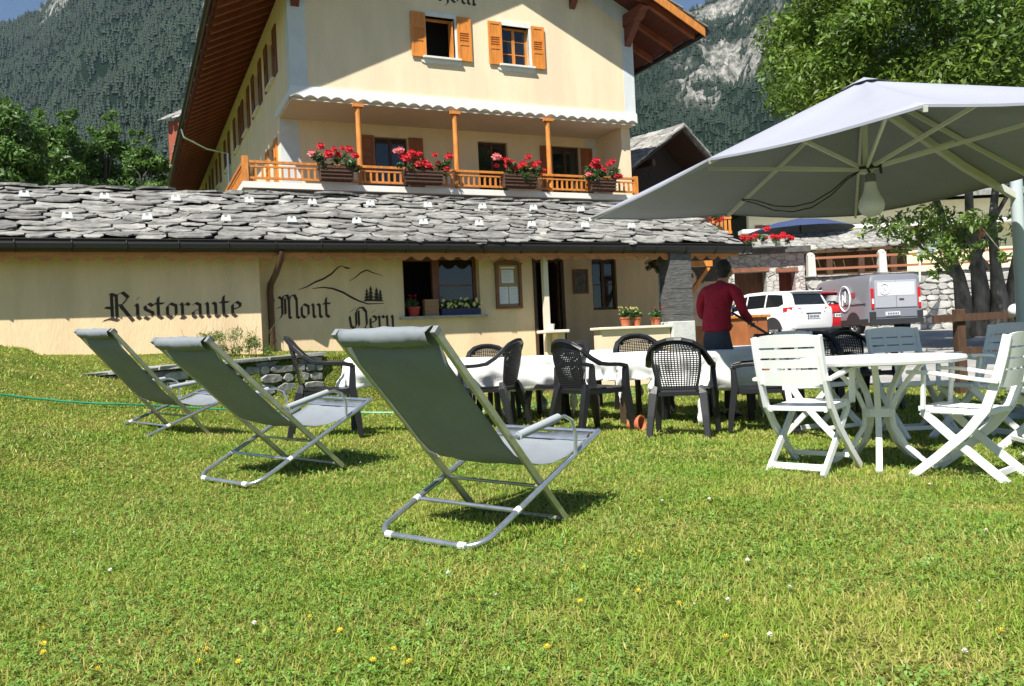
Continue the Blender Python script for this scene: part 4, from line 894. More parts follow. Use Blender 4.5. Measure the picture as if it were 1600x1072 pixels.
# deck chair; local +y is the way it faces
def deck_chair():
    t = thing('deck_chair', 'x', 'deck chair', (0, 0, 0), 0, 'steel framed deck chairs with grey green fabric on the lawn')
    W = .29
    b = MB()
    for s in (-1, 1): b.sweep([(s*W, -1.014, .94), (s*W, .01, .015)], .022, .034, (0, 1, 1))
    b.tube([(-W, -.01, .035), (W, -.01, .035)], .012, 8); b.tube([(-W, -.22, .222), (W, -.22, .222)], .009, 8)
    fa = b.build('back_frame', M_ALU, t, bevel=.003)
    for s in (-1, 1):
        b = MB(); b.sweep([(s*W, -1.008, .936), (s*W, -1.028, .954)], .026, .038, (0, 1, 1)); b.build('end_cap', M_CAPG, fa, smooth=True)
    b = MB(); V = .307; r = .10; pts = []
    pts.append((V, .291, .459)); pts.append((V, -.748+r+.05, .018+(r+.05)*.4225))
    for k in range(0, 9):
        a = k/8*pi/2; pts.append((V-r+r*cos(a), -.748+r-r*sin(a), .018+.4225*(r-r*sin(a))))
    pts2 = [(-p[0], p[1], p[2]) for p in pts[::-1]]
    b.tube(pts+pts2, .0145, 10); b.tube([(-V, .283, .455), (V, .283, .455)], .0125, 8); b.tube([(-V, .20, .42), (V, .20, .42)], .010, 8); b.tube([(-V, -.46, .142), (V, -.46, .142)], .010, 8)
    fb = b.build('base_frame', M_STEEL, t, smooth=True)
    for (x, y) in ((V-.09, -.748), (-V+.09, -.748), (V, -.46), (-V, -.46)):
        b = MB(); b.tube([(x-.02, y, .02), (x+.02, y, .02)] if abs(y) > .5 else [(x, y-.014, .136), (x, y+.014, .148)], .0165, 8); b.build('foot_cap', M_CAPW, fb, smooth=True)
    b = MB()                                             # fabric: roll at the head, sagging back, seat
    prof = [(-.995, .885), (-1.034, .905), (-1.047, .94), (-1.022, .966), (-.985, .966), (-.958, .943), (-.955, .89), (-.90, .81), (-.79, .71), (-.68, .61), (-.58, .52), (-.50, .445), (-.42, .385), (-.32, .345), (-.20, .325), (-.08, .325), (.04, .345), (.13, .375), (.20, .41), (.265, .452), (.25, .425)]
    nx = 10; V_ = []; F_ = []; FW = W-.016
    for i, (y, z) in enumerate(prof):
        for j in range(nx+1):
            f = j/nx*2-1; w = FW*(1-.05*sin(pi*i/(len(prof)-1))); sag = -.02*(1-f*f)*(1 if i > 5 else .1); rp = .003*sin(j*2.3+i*.9)+.004*sin(i*1.1+j*.8)*(1-f*f)
            V_.append((f*(w if i > 2 else w*(1-.06*abs(f))), y+(sag*.6 if i > 5 else 0), z+sag*.6+rp))
    for i in range(len(prof)-1):
        for j in range(nx): a = i*(nx+1)+j; F_.append((a, a+1, a+nx+2, a+nx+1))
    b.v = V_; b.f = F_; fo = b.build('fabric', M_DECK, t, smooth=True, sharp=180); sd = fo.modifiers.new('cloth', 'SOLIDIFY'); sd.thickness = .003; sd.offset = 0
    for s in (-1, 1):
        x = s*(W+.028); b = MB()
        b.tube([(x, -.50, .478), (x, -.15, .548), (x, -.07, .555), (x, 0, .53), (x, .035, .46), (x, .035, .352)], .0095, 8); a_ = b.build('armrest', M_STEEL, t, smooth=True)
        b = MB(); b.tube([(x, -.47, .484), (x, -.13, .551)], .020, 12); b.build('armrest_foam', M_FOAM, a_, smooth=True)
    return t
dc = deck_chair()
DC = [((-.002, 4.401), 35.3, -.024, -.049, -.024, 'nearest and largest deck chair, seen from behind with dark grey green back'), ((-1.467, 6.073), 36.2, .085, .019, -.033, 'middle of the three deck chairs, between the nearest one and the far left one'), ((-3.08, 8.025), 35.5, .138, -.088, -.043, 'farthest deck chair at the left, in front of the painted Ristorante wall')]
for i, ((x, y), an, z0, rx, ry, lab) in enumerate(DC):
    o = dc if i == 0 else dup(dc); a = radians(an); o.location = (x, y, z0)
    o.rotation_euler = (Matrix.Rotation(-a, 3, 'Z') @ Matrix.Rotation(rx, 3, 'X') @ Matrix.Rotation(-ry, 3, 'Y')).to_euler(); o['label'] = lab
# black garden armchair; local +y is the way it faces
def black_chair():
    t = thing('garden_chair', 'x', 'plastic chair', (0, 0, 0), 0, 'anthracite plastic armchairs around the cloth covered tables')
    b = MB(); n = 8
    for i in range(n):
        for j in range(n):
            x0, x1 = -.235+.47*i/n, -.235+.47*(i+1)/n; y0, y1 = -.20+.44*j/n, -.20+.44*(j+1)/n
            def z(x, y): return .425-.02*(1-(x/.235)**2)*(1-((y-.02)/.22)**2) + .012*(y > .2)
            b.add([(x0, y0, z(x0, y0)), (x1, y0, z(x1, y0)), (x1, y1, z(x1, y1)), (x0, y1, z(x0, y1))], [(0, 1, 2, 3)])
    b.v = [(v[0]*(1+.12*(v[1]+.2)), v[1], v[2]) for v in b.v]
    s = b.build('seat', M_BPLAST, t); md = s.modifiers.new('thick', 'SOLIDIFY'); md.thickness = .012
    b = MB(); b.box(-.25, .25, .215, .245, .385, .42); b.box(-.245, -.225, -.19, .22, .375, .415); b.box(.225, .245, -.19, .22, .375, .415); b.box(-.2, .2, -.215, -.195, .38, .415); b.build('apron', M_BPLAST, s)
    path = [(.265, .25, .625), (.275, .16, .645), (.285, .02, .65), (.285, -.08, .665), (.265, -.17, .72), (.225, -.245, .80), (.15, -.29, .86), (.06, -.31, .885)]
    path = path+[(0, -.313, .888)]+[(-p[0], p[1], p[2]) for p in path[::-1]]
    b = MB(); b.sweep(path, .056, .036, (0, .35, 1)); b.build('arm_and_back_rail', M_BPLAST, t, bevel=.006)
    def bp(f, g):
        z = .43+.44*g; hw = (.16+.055*sin(g*2.2))*(1 if g < .8 else 1-(g-.8)*1.3); return Vector((f*hw, -.205-.105*g+.03*f*f*g*(1)-.0, z+(-.035*f*f if g > .85 else 0)))
    b = MB(); nx, nz = 15, 24
    for i in range(nx+1):
        f = -1+2*i/nx; wdt = .026 if i in (0, nx) else .009
        b.sweep([bp(f, g/6) for g in range(7)], wdt, .010, (0, 1, .25))
    for k in range(nz+1):
        g = k/nz; wdt = .03 if k in (0, nz) else .009; b.sweep([bp(-1+2*i/6, g) for i in range(7)], .009, wdt, (0, .2, 1))
    b.build('backrest', M_BPLAST, t)
    for s_ in (-1, 1):
        b = MB(); b.sweep([(s_*.265, .245, .63), (s_*.262, .235, .43), (s_*.275, .27, .2), (s_*.285, .295, 0)], [.044, .068, .060, .046], [.044, .062, .056, .044], (0, 1, 0)); b.build('leg', M_BPLAST, t, bevel=.005)
        b = MB(); b.sweep([(s_*.20, -.20, .47), (s_*.225, -.215, .40), (s_*.245, -.27, .2), (s_*.26, -.32, 0)], [.04, .074, .064, .050], [.04, .066, .058, .044], (0, 1, 0)); b.build('leg', M_BPLAST, t, bevel=.005)
    return t
bc = black_chair()
def place(o, px, D, face, label, first, scale=1.0, dz=0, pitch=0):
    o = o if first else dup(o); P = at(px, 540, D); z = gzf(P.x, P.y)+dz
    o.location = (P.x, P.y, z); o.rotation_euler = (radians(pitch), 0, -radians(face)); o['label'] = label; o.scale = (scale,)*3; return o
BCH = [(505, 7.55, 78, 'black plastic armchair seen side-on before the stone wall, left of nearest deck chair', 1.0, 0),
 (1062, 7.65, 20, 'black plastic armchair with lattice back in front, seen from behind beside the man in red', .98, 0),
 (918, 8.35, 58, 'black plastic armchair with its back to the door, its arm reaching right to the cloth', 1.02, 0),
 (872, 9.6, -125, 'black plastic armchair with round back behind the one whose arm reaches right', 1.0, 0),
 (765, 9.0, -68, 'black plastic armchair turned left, its pointed back right of the nearest deck chair', 1.03, 0),
 (765, 10.4, 170, 'black plastic armchair facing out behind the left cloth table, only its arched top showing', 1.0, 0),
 (1000, 10.2, 178, 'black plastic armchair behind the middle cloth table with a pale grey lit arch', 1.04, 0),
 (1185, 8.0, -75, 'black plastic armchair just right of the man in red, behind the white folding chair', 1.0, 0),
 (1270, 9.3, 200, 'black plastic armchair in the parasol shade behind the white round table, left one', 1.0, 0),
 (1345, 9.6, 165, 'black plastic armchair in the parasol shade seen under the white round table', 1.0, 0)]
for i, (px, D, fc, lab, s, dz) in enumerate(BCH): place(bc, px, D, fc, lab, i == 0, s, dz)
# cloth covered tables
def draped_table(px, D, rz, w, label, clabel, drop=.30, seed=1, dr=None):
    P = P3(px, 540, D); t = thing('dining_table', label, 'table', P, rz, 'square tables under white cloths')
    b = MB(); b.box(-w/2, w/2, -w/2, w/2, .70, .735); b.build('tabletop', M_BPLAST, t)
    for sx in (-1, 1):
        for sy in (-1, 1): b = MB(); b.sweep([(sx*(w/2-.05), sy*(w/2-.05), .70), (sx*(w/2-.03), sy*(w/2-.03), 0)], .05, .045, (0, 1, 0)); b.build('leg', M_BPLAST if seed % 3 else mat('brown_plastic', (.07, .045, .03), .5), t)
    r = random.Random(seed); n = 22; V_ = []; F_ = []; W2 = w/2+drop; ph = [r.uniform(0, 6) for _ in range(6)]
    for i in range(n*2+1):
        for j in range(n*2+1):
            x = -W2+W2*i/n; y = -W2+W2*j/n; ox = max(abs(x)-w/2-.004, 0); oy = max(abs(y)-w/2-.004, 0)
            d = sqrt(ox*ox+oy*oy) if ox*oy == 0 else (ox+oy)*.92
            fx = min(ox, .035)*(1 if x > 0 else -1); fy = min(oy, .035)*(1 if y > 0 else -1)
            fold = .028*min(d/.2, 1)*(sin(x*17+ph[0])+sin(y*19+ph[1])+.6*sin((x+y)*27+ph[2]))
            cx = max(min(x, w/2), -w/2)+fx; cy = max(min(y, w/2), -w/2)+fy
            if oy > 0 and oy >= ox: cy += (fold+.03*min(d/.3, 1))*(1 if y > 0 else -1)
            elif ox > 0: cx += (fold+.03*min(d/.3, 1))*(1 if x > 0 else -1)
            V_.append((cx, cy, .741-d*.97+.002*sin(x*9)*sin(y*11)))
    m = n*2+1
    for i in range(m-1):
        for j in range(m-1): F_.append((i*m+j, (i+1)*m+j, (i+1)*m+j+1, i*m+j+1))
    b = MB(); b.v = V_; b.f = F_; c = b.build('tablecloth', M_CLOTH, None, smooth=True, sharp=180); c.location = P; c.rotation_euler = (0, 0, rz)
    s = c.modifiers.new('s', 'SOLIDIFY'); s.thickness = .002; tag(c, clabel, 'tablecloth', 'white cloths draped over the tables'); return t
draped_table(605, 8.3, .2, .78, 'leftmost cloth covered table, right of the side-on black chair', 'white tablecloth at the far left, left of the nearest deck chair back', .30, 1)
draped_table(706, 9.3, .5, .78, 'cloth covered table half hidden behind the nearest deck chair', 'white tablecloth hanging just behind the rails of the nearest deck chair', .36, 2)
draped_table(818, 10.0, .42, .72, 'cloth covered table standing before the lit wall left of the door', 'white tablecloth with a long drooping corner before the wall left of the door', .40, 4)
draped_table(922, 10.9, .4, .56, 'cloth covered table in front of the porch doorway', 'white tablecloth laid in front of the dark porch doorway', .24, 5)
draped_table(982, 9.3, .42, .62, 'cloth covered table with brown legs in front of the porch parapet', 'white tablecloth in front of the cream parapet, left of the lattice backed chair', .30, 3)
draped_table(1100, 8.9, .5, .70, 'cloth covered table behind the lattice backed chair and beside the man', 'white tablecloth hanging low beside the legs of the man in red', .42, 7)
draped_table(1180, 10.4, .4, .8, 'cloth covered table beyond the man in red', 'white tablecloth seen between the man in red and the white folding chair', .25, 8)
# white folding armchair; local +y is the way it faces
def white_chair():
    t = thing('folding_chair', 'x', 'folding chair', (0, 0, 0), 0, 'white plastic folding armchairs round the round table')
    W = .225
    b = MB()
    for s in (-1, 1):
        b.sweep([(s*W, -.335, .93), (s*W, -.305, .80), (s*W, -.26, .64), (s*W, -.19, .46), (s*W, -.08, .32), (s*W, .12, .14), (s*W, .29, 0)], [.052, .056, .058, .06, .058, .056, .052], .028, (1, 0, 0))
    b.bar((-W, .20, .085), (W, .20, .085), .018, .035); b.build('back_frame', M_WPLAST, t, bevel=.005)
    b = MB(); zs = [.60, .705, .718, .775, .788, .845, .858, .945]
    def by(z): return -.335+(.93-z)*.235
    for k in range(0, 8, 2):
        z0, z1 = zs[k], zs[k+1]; n = 8
        for i in range(n):
            f0, f1 = -1+2*i/n, -1+2*(i+1)/n; x0, x1 = f0*(W-.012), f1*(W-.012); c0, c1 = -.025*(1-f0*f0), -.025*(1-f1*f1); T0 = z1-(.018*f0**4 if k == 6 else 0); T1 = z1-(.018*f1**4 if k == 6 else 0)
            b.hexa([(x0, by(z0)+c0-.009, z0), (x1, by(z0)+c1-.009, z0), (x1, by(z0)+c1+.009, z0), (x0, by(z0)+c0+.009, z0)], [(x0, by(T0)+c0-.009, T0), (x1, by(T1)+c1-.009, T1), (x1, by(T1)+c1+.009, T1), (x0, by(T0)+c0+.009, T0)])
    for x in (-W+.02, -.07, .07, W-.02): b.bar((x, by(.61)-.016, .61), (x, by(.93)-.016, .93), .022, .012, (0, 1, 0))
    b.build('backrest', M_WPLAST, t)
    b = MB()
    for k in range(6):
        y0 = -.20+k*.072; zz = .455+.012*(k/5)+(.008 if k == 5 else 0); b.box(-W+.018, W-.018, y0, y0+.068, zz-.032, zz)
    b.bar((-W+.035, -.2, .43), (-W+.035, .22, .445), .02, .03); b.bar((W-.035, -.2, .43), (W-.035, .22, .445), .02, .03); b.build('seat', M_WPLAST, t, bevel=.003)
    b = MB()
    for s in (-1, 1): b.sweep([(s*(W-.035), .21, .44), (s*(W-.035), -.02, .23), (s*(W-.035), -.29, 0)], .052, .026, (1, 0, 0))
    b.bar((-W+.035, -.22, .05), (W-.035, -.22, .05), .018, .045); b.build('front_frame', M_WPLAST, t, bevel=.004)
    for s in (-1, 1):
        b = MB(); x = s*(W+.032); b.sweep([(x, -.285, .64), (x, -.1, .665), (x, .12, .70), (x, .27, .705)], [.036, .045, .055, .05], .024); b.bar((s*(W+.018), .17, .69), (s*(W+.0), .19, .455), .022, .042, (1, 0, 0)); b.build('armrest', M_WPLAST, t, bevel=.006)
    return t
wc = white_chair()
WCH = [(1260, 5.6, 42, 'sunlit white folding armchair left of the round table, seen from behind', .96),
 (1506, 5.35, -42, 'sunlit white folding armchair right of the round table, its back half shaded', .96),
 (1425, 7.3, 176, 'shaded grey folding armchair facing us beyond the middle of the round table', 1.0),
 (1285, 7.6, 150, 'shaded folding armchair beyond the round table, behind its left edge', 1.0),
 (1525, 6.9, -100, 'shaded folding armchair behind the one with the half shaded back', 1.0),
 (1640, 6.1, -80, 'folding armchair cut off by the right edge of the view', 1.0)]
for i, (px, D, fc, lab, s) in enumerate(WCH): place(wc, px, D, fc, lab, i == 0, s)
P = P3(1368, 540, 5.75)+Vector((0, 0, .03)); t = thing('round_table', 'white round plastic garden table with four curved legs under the parasol', 'table', P)
b = MB(); b.lathe([(.0, .690), (.50, .690), (.545, .697), (.552, .715), (.545, .732), (.50, .737), (0.0, .737)], 48); b.build('tabletop', M_WPLAST, t, smooth=True, sharp=30)
for k in range(5):
    a = k*2*pi/5+.5; ca, sa = cos(a), sin(a)
    b = MB(); b.sweep([(ca*r_, sa*r_, z) for r_, z in ((.30, .69), (.22, .60), (.13, .48), (.085, .36), (.10, .26), (.17, .14), (.28, .045), (.36, .0))], .026, .04, (-sa, ca, 0)); b.build('leg', M_WPLAST, t, bevel=.004)
b = MB(); b.lathe([(.075, .33), (.105, .33), (.105, .385), (.075, .385)], 20); b.build('leg_ring', M_WPLAST, t)
# parasol
CA, CB, CC = Vector((.89, 9.0, 0)), Vector((2.52, 5.0, 0)), Vector((4.05, 9.77, 0)); CD = CB+CC-CA
AP = at(1350, 126, 7.35); ZE = [at(932, 340, 9.0).z, at(1463, 164, 5.0).z, at(1345, 336, 9.77).z]; ZD = at(2094, 182, 5.77).z
print('parasol z', ZE, ZD, AP)
CN = [Vector((CA.x, CA.y, ZE[0])), Vector((CB.x, CB.y, ZE[1])), Vector((CD.x, CD.y, ZE[1])), Vector((CC.x, CC.y, ZE[2]))]
base = Vector((4.98, 8.2, 0)); base.z = gzf(base.x, base.y)
um = thing('parasol', 'large square light grey cantilever parasol on a side mast over the round table', 'parasol', base)
def rel(p): return Vector(p)-base
b = MB(); V_ = [tuple(rel(AP))]; RN = 10; per = []
for e in range(4):
    for k in range(12): per.append(CN[e].lerp(CN[(e+1) % 4], k/12)+Vector((0, 0, (.15, .12, .03, .03)[e]*(1-abs(k/6-1)))))
np_ = len(per)
for i in range(1, RN+1):
    for k, p in enumerate(per):
        q = AP.lerp(p, i/RN); u_ = (k % 6)/6; q.z -= .03*sin(pi*u_)*(i/RN)*1.0*(1 if k % 6 else 0); q.z -= (.045*sin(pi*i/RN)*sin(pi*u_) if k % 6 else 0)
        V_.append(tuple(rel(q)))
F_ = [(0, 1+k, 1+(k+1) % np_) for k in range(np_)]
for i in range(RN-1):
    for k in range(np_): a = 1+i*np_+k; a2 = 1+i*np_+(k+1) % np_; F_.append((a, a+np_, a2+np_, a2))
b.v = V_; b.f = F_; cn = b.build('canopy', M_CANOPY, um, smooth=True, sharp=180); s = cn.modifiers.new('s', 'SOLIDIFY'); s.thickness = .003
b = MB(); lo = V_[-np_:]                                  # hem
b.sweep(lo, .006, .018, (0, 0, 1), closed=True); b.build('hem', M_CANOPY, cn)
b = MB(); top = AP+Vector((0, 0, .03)); Vt = [rel(top)]+[rel(AP.lerp(per[k], .07)+Vector((0, 0, .02))) for k in range(0, np_, 3)]
b.add(Vt, [(0, 1+k, 1+(k+1) % 16) for k in range(16)]); b.build('vent_cap', M_CANOPY, cn)
HUB = Vector((AP.x-.02, AP.y, at(1345, 266, AP.y).z)); tip = Vector((AP.x, AP.y, AP.z-.05))
b = MB(); b.tube([rel(HUB), rel(tip)], .024, 10); b.build('centre_tube', M_RIB, um, smooth=True)
b = MB(); b.lathe([(.05, -.03), (.06, -.02), (.06, .03), (.045, .045)], 14, rel(HUB)); b.build('hub', M_RIB, um)
for k in range(0, np_, 6):
    p = per[k]; e = p+Vector((0, 0, -.02)); mid = AP.lerp(e, .5)-Vector((0, 0, .03)); b = MB(); b.sweep([rel(tip), rel(mid), rel(e)], .026, .036); r_ = b.build('rib', M_RIB, um)
    b = MB(); b.sweep([rel(HUB), rel(AP.lerp(e, .52)-Vector((0, 0, .085)))], .022, .03); b.build('strut', M_RIB, r_)
mt = base+Vector((0, 0, 0)); top_m = Vector((base.x, base.y, at(1592, 292, 8.2).z))
b = MB(); b.tube([rel(mt), rel(top_m)+Vector((0, 0, .55))], .055, 14); b.build('mast', M_MAST, um, smooth=True)
b = MB(); b.sweep([rel(top_m)+Vector((0, 0, -.10)), rel(AP.lerp(top_m, .62)+Vector((0, 0, -.16))), rel(AP.lerp(top_m, .14)+Vector((0, 0, -.15)))], .05, .07); b.build('arm', M_RIB, um, bevel=.006)
b = MB(); b.box(-.45, .45, -.05, .05, .01, .07); b.box(-.05, .05, -.45, .45, .072, .12); b.build('cross_base', M_MAST, um)
# hanging lamp
LP = Vector((HUB.x+.0, HUB.y-.08, at(1350, 283, AP.y).z)); t = thing('pendant_lamp', 'large frosted white bulb shaped lamp hanging under the parasol hub', 'lamp', LP)
b = MB(); k = .00562; b.lathe([(.045, -.02), (.05, -.05), (.055, -.09), (.075, -.14), (.10, -.185), (.108, -.225), (.10, -.27), (.07, -.305), (.03, -.322), (.0, -.325)], 24); b.build('bulb', mat('frosted_lamp_plastic', (.74, .74, .70), .45, trans=.15), t, smooth=True)
b = MB(); b.lathe([(.0, .05), (.03, .05), (.045, .03), (.047, -.05), (.040, -.05)], 16); b.build('socket', mat('grey_socket', (.16, .16, .16), .5), t, smooth=True)
b = MB(); b.tube([(-.09, -.0, .10), (.10, .0, .11)], .014, 6); b.tube([(0, 0, .05), (-.02, .0, .10), (.03, .01, .13)], .010, 6); b.tube([(.09, 0, .14), (.105, .02, .05)], .012, 6); b.build('clamp', M_GUTTER, t)
cp = [at(x, y, D) for x, y, D in ((1342, 268, 7.3), (1325, 276, 7.4), (1300, 298, 7.6), (1270, 316, 7.8), (1240, 323, 8.0), (1210, 322, 8.2), (1180, 313, 8.4), (1160, 311, 8.5))]
b = MB(); b.tube(cp, .006, 6); b.tube([p+Vector((0, .03, -.04*sin(pi*i/7)-.005)) for i, p in enumerate(cp)], .006, 6); o = b.build('power_cable', M_GUTTER, None, smooth=True); tag(o, 'double black cable drooping under the parasol to the hanging lamp', 'cable')
# ================================================================ the man
def skin_obj(name, chains, m, parent, lv=2):
    """chains: list of (list of (x,y,z,r), attach index or None)"""
    V = []; E_ = []; R_ = []
    for pts, att in chains:
        prev = att
        for p in pts:
            V.append(p[:3]); R_.append(p[3:] if len(p) > 4 else (p[3], p[3])); i = len(V)-1
            if prev is not None: E_.append((prev, i))
            prev = i
    me = bpy.data.meshes.new(name); me.from_pydata(V, E_, []); me.materials.append(m)
    o = bpy.data.objects.new(name, me); COL.objects.link(o); o.parent = parent
    md = o.modifiers.new('skin', 'SKIN'); md.use_smooth_shade = True; md.branch_smoothing = 0.4
    for i, r in enumerate(R_): me.skin_vertices[0].data[i].radius = r
    me.skin_vertices[0].data[0].use_root = True
    s = o.modifiers.new('sub', 'SUBSURF'); s.levels = lv; s.render_levels = lv; return o
Pm = at(1122, 540, 9.35); man = thing('person', 'man in wine red jumper and charcoal trousers, seen from behind, head bent down', 'person', (Pm.x, Pm.y, gzf(Pm.x, Pm.y)), -radians(48))
def arm(s, fore):
    return [(s*.20, .09, 1.43, .06), (s*.245, .08, 1.29, .052), (s*.265, .10, 1.15, .043), fore[0], fore[1]]
RW = (.17, .40, 1.045); LW = (-.13, .385, 1.05)
body = [([(0, 0, .93, .10, .08), (0, .0, 1.10, .11, .08), (0, .05, 1.28, .13, .10), (0, .09, 1.42, .10, .08), (0, .135, 1.51, .052, .052), (0, .175, 1.565, .062, .066), (0, .20, 1.625, .078, .09), (0, .205, 1.69, .066, .078)], None),
 ([(.10, 0, .86, .06), (.11, .03, .66, .06), (.115, .05, .48, .052), (.12, .0, .28, .05), (.125, -.03, .09, .036), (.135, .06, .045, .036), (.145, .15, .03, .03)], 0),
 ([(-.10, 0, .86, .06), (-.13, .07, .66, .06), (-.14, .12, .48, .052), (-.15, .08, .28, .05), (-.155, .06, .09, .036), (-.16, .15, .045, .036), (-.17, .24, .03, .03)], 0),
 ([(.15, .09, 1.43, .055), (.20, .09, 1.42, .052), (.245, .08, 1.29, .045), (.265, .10, 1.15, .038), (.235, .25, 1.09, .034), (.19, .37, 1.05, .024), (.165, .42, 1.035, .028, .016)], 3),
 ([(-.15, .09, 1.43, .055), (-.20, .09, 1.42, .052), (-.245, .08, 1.29, .045), (-.26, .10, 1.15, .038), (-.22, .25, 1.09, .034), (-.165, .36, 1.055, .024), (-.135, .41, 1.04, .028, .016)], 3)]
bo = skin_obj('body', body, M_SKIN, man, 2)
def fingers(s, wx, wy, wz):
    ch = []
    for k in range(4):
        ox = wx+s*(-.024+.016*k); l = (.036, .042, .039, .030)[k]
        ch.append(([(ox, wy, wz, .0095), (ox-s*.002, wy+l*.6, wz-.004, .009), (ox-s*.004, wy+l*.9, wz-.028, .0082), (ox-s*.004, wy+l*.6, wz-.046, .007)], None))
    ch.append(([(wx-s*.022, wy-.03, wz, .011), (wx-s*.042, wy-.005, wz-.006, .0098), (wx-s*.044, wy+.018, wz-.022, .008)], None)); return ch
for s, (wx, wy, wz) in ((1, (.163, .435, 1.032)), (-1, (-.133, .425, 1.037))):
    for i, c in enumerate(fingers(s, wx, wy, wz)): skin_obj('thumb' if i == 4 else 'finger', [c], M_SKIN, bo, 1)
skin_obj('jumper', [([(0, -.01, .93, .19, .155), (0, -.01, 1.0, .185, .15), (0, -.005, 1.12, .175, .132), (0, .04, 1.27, .185, .135), (0, .075, 1.385, .165, .115), (0, .11, 1.475, .075, .07), (0, .135, 1.515, .068, .066)], None),
 ([(.165, .08, 1.42, .078), (.215, .075, 1.37, .072), (.262, .08, 1.26, .062), (.278, .095, 1.15, .054), (.245, .24, 1.095, .047), (.205, .34, 1.06, .038)], 4),
 ([(-.165, .08, 1.42, .078), (-.215, .075, 1.37, .072), (-.262, .08, 1.26, .062), (-.275, .095, 1.15, .054), (-.23, .24, 1.095, .047), (-.18, .33, 1.065, .038)], 4)], M_SWEAT, man)
skin_obj('trousers', [([(0, -.005, 1.06, .165, .125), (0, -.01, .95, .172, .14), (0, -.005, .86, .15, .125)], None),
 ([(.09, 0, .76, .105, .11), (.11, .03, .66, .088), (.117, .05, .48, .072), (.12, .01, .28, .066), (.125, -.02, .08, .062)], 2),
 ([(-.09, .01, .76, .105, .11), (-.13, .07, .66, .088), (-.14, .12, .48, .072), (-.15, .09, .28, .066), (-.155, .06, .08, .062)], 2)], M_TROU, man)
for x, y in ((.13, 0), (-.158, .09)):
    b = MB(); b.rings([[(x+.045*cos(a)*w, y-.05+yy+.0, z+0.04*(1+sin(a))*h) for a in [2*pi*j/10 for j in range(10)]] for yy, w, h, z in ((-.03, .7, .8, .0), (0, 1, 1.1, 0), (.08, 1.05, .95, 0), (.16, 1.1, .7, 0), (.22, .8, .45, 0))]); b.build('shoe', M_GUTTER, man, smooth=True)
b = MB(); b.ball((0, .175, 1.668), .102, 18, 10, (.82, 1.0, .92)); hr_ = random.Random(4); b.v = [tuple(Vector((0, .175, 1.668))+(Vector(v)-Vector((0, .175, 1.668)))*hr_.uniform(.95, 1.07)) for v in b.v]; ha = b.build('hair', M_HAIR, man, smooth=True, sharp=180)
ha.rotation_euler = (0, 0, 0)
b = MB(); b.ball((0, .150, 1.60), .080, 14, 8, (.84, .8, 1.0)); b.build('hair_nape', M_HAIR, ha, smooth=True, sharp=180)
for s in (-1, 1):
    b = MB(); b.ball((s*.088, .195, 1.605), .026, 8, 6, (.4, .8, 1.2)); b.build('ear', M_SKIN, bo, smooth=True)
    b = MB(); b.ball((s*.032, .288, 1.628), .011, 8, 5); b.build('eye', M_WHITE, bo, smooth=True)
b = MB(); b.prism([(-.015, .27, 1.575), (.015, .27, 1.575), (0, .268, 1.63)], (0, .035, -.006)); b.build('nose', M_SKIN, bo, smooth=True)
b = MB(); b.box(-.022, .022, .262, .268, 1.545, 1.552); b.build('mouth', mat('lips', (.4, .14, .12), .5), bo)
b = MB(); p0 = at(1158, 497, 9.1); p1 = at(1198, 521, 8.5); b.tube([p0-(p1-p0)*.35, p0, p1], .013, 8); h_ = thing('broom', 'dark handled brush held by the man, slanting down to the right', 'brush', p1); o = b.build('handle', M_GUTTER, h_)
o.location = -p1
b = MB(); b.prism([(-.12, -.03, 0), (.12, -.03, 0), (.15, -.04, -.10), (-.15, -.04, -.10)], (0, .06, 0)); b.build('brush_head', M_GUTTER, h_)
# wooden serving cabinet beyond the man and the timber frame beside the pillar
Pc = P3(1170, 540, 12.2); t = thing('wooden_cabinet', 'orange brown wooden cabinet standing just beyond the man in red', 'cabinet', Pc, .42)
b = MB(); b.box(-.19, .19, -.2, .2, .08, 1.10); b.build('body', mat('cabinet_wood', (.40, .14, .05), .5, var=.25, scale=3), t, bevel=.006); b = MB(); b.box(-.22, .22, -.24, .24, 1.10, 1.14); b.build('top', M_ORWOOD, t, bevel=.005)
b = MB(); b.box(-.17, -.01, -.212, -.2, .12, 1.05); b.box(.01, .17, -.212, -.2, .12, 1.05); b.build('door_panels', mat('cabinet_wood', (0, 0, 0)), t)
for sx in (-1, 1):
    for sy in (-1, 1): b = MB(); b.box(sx*.15-.03, sx*.15+.03, sy*.16-.03, sy*.16+.03, 0, .08); b.build('foot', M_DARKWOOD, t)
Pt = P3(1085, 540, 19); t = thing('timber_frame', 'orange timber frame with a diagonal brace standing beyond the stone pillar', 'wooden frame', Pt, .2)
b = MB(); h1 = at(1085, 417, 19).z-Pt.z
b.box(-.14, -.03, -.06, .06, 0, h1); b.box(-.2, .5, -.07, .07, h1+.002, h1+.13); b.build('posts', M_ORWOOD, t)
b = MB(); b.bar((-.05, 0, h1-.62), (.42, 0, h1-.02), .08, .1, (0, 1, 0)); b.build('brace', M_ORWOOD, t); b = MB(); b.box(-.03, .42, -.02, .02, .2, .85); b.build('panel', mat('orange_boards', (.45, .16, .04), .5, var=.3, scale=5), t)
# terracotta pot and shards under the black chairs
t = thing('terracotta_pot', 'orange terracotta pot lying on its side on the grass beneath the black chairs', 'pot', P3(992, 652, 8.3)+Vector((0, 0, .09)), .6, rot=(radians(84), 0, .9)); b = MB(); b.lathe([(.06, -.1), (.10, .08), (.115, .08), (.115, .11), (.10, .11), (.08, 0), (.05, -.08)], 16); b.build('pot', M_TERRA, t, smooth=True); t.scale = (.72, .72, .72); t.location.z -= .025
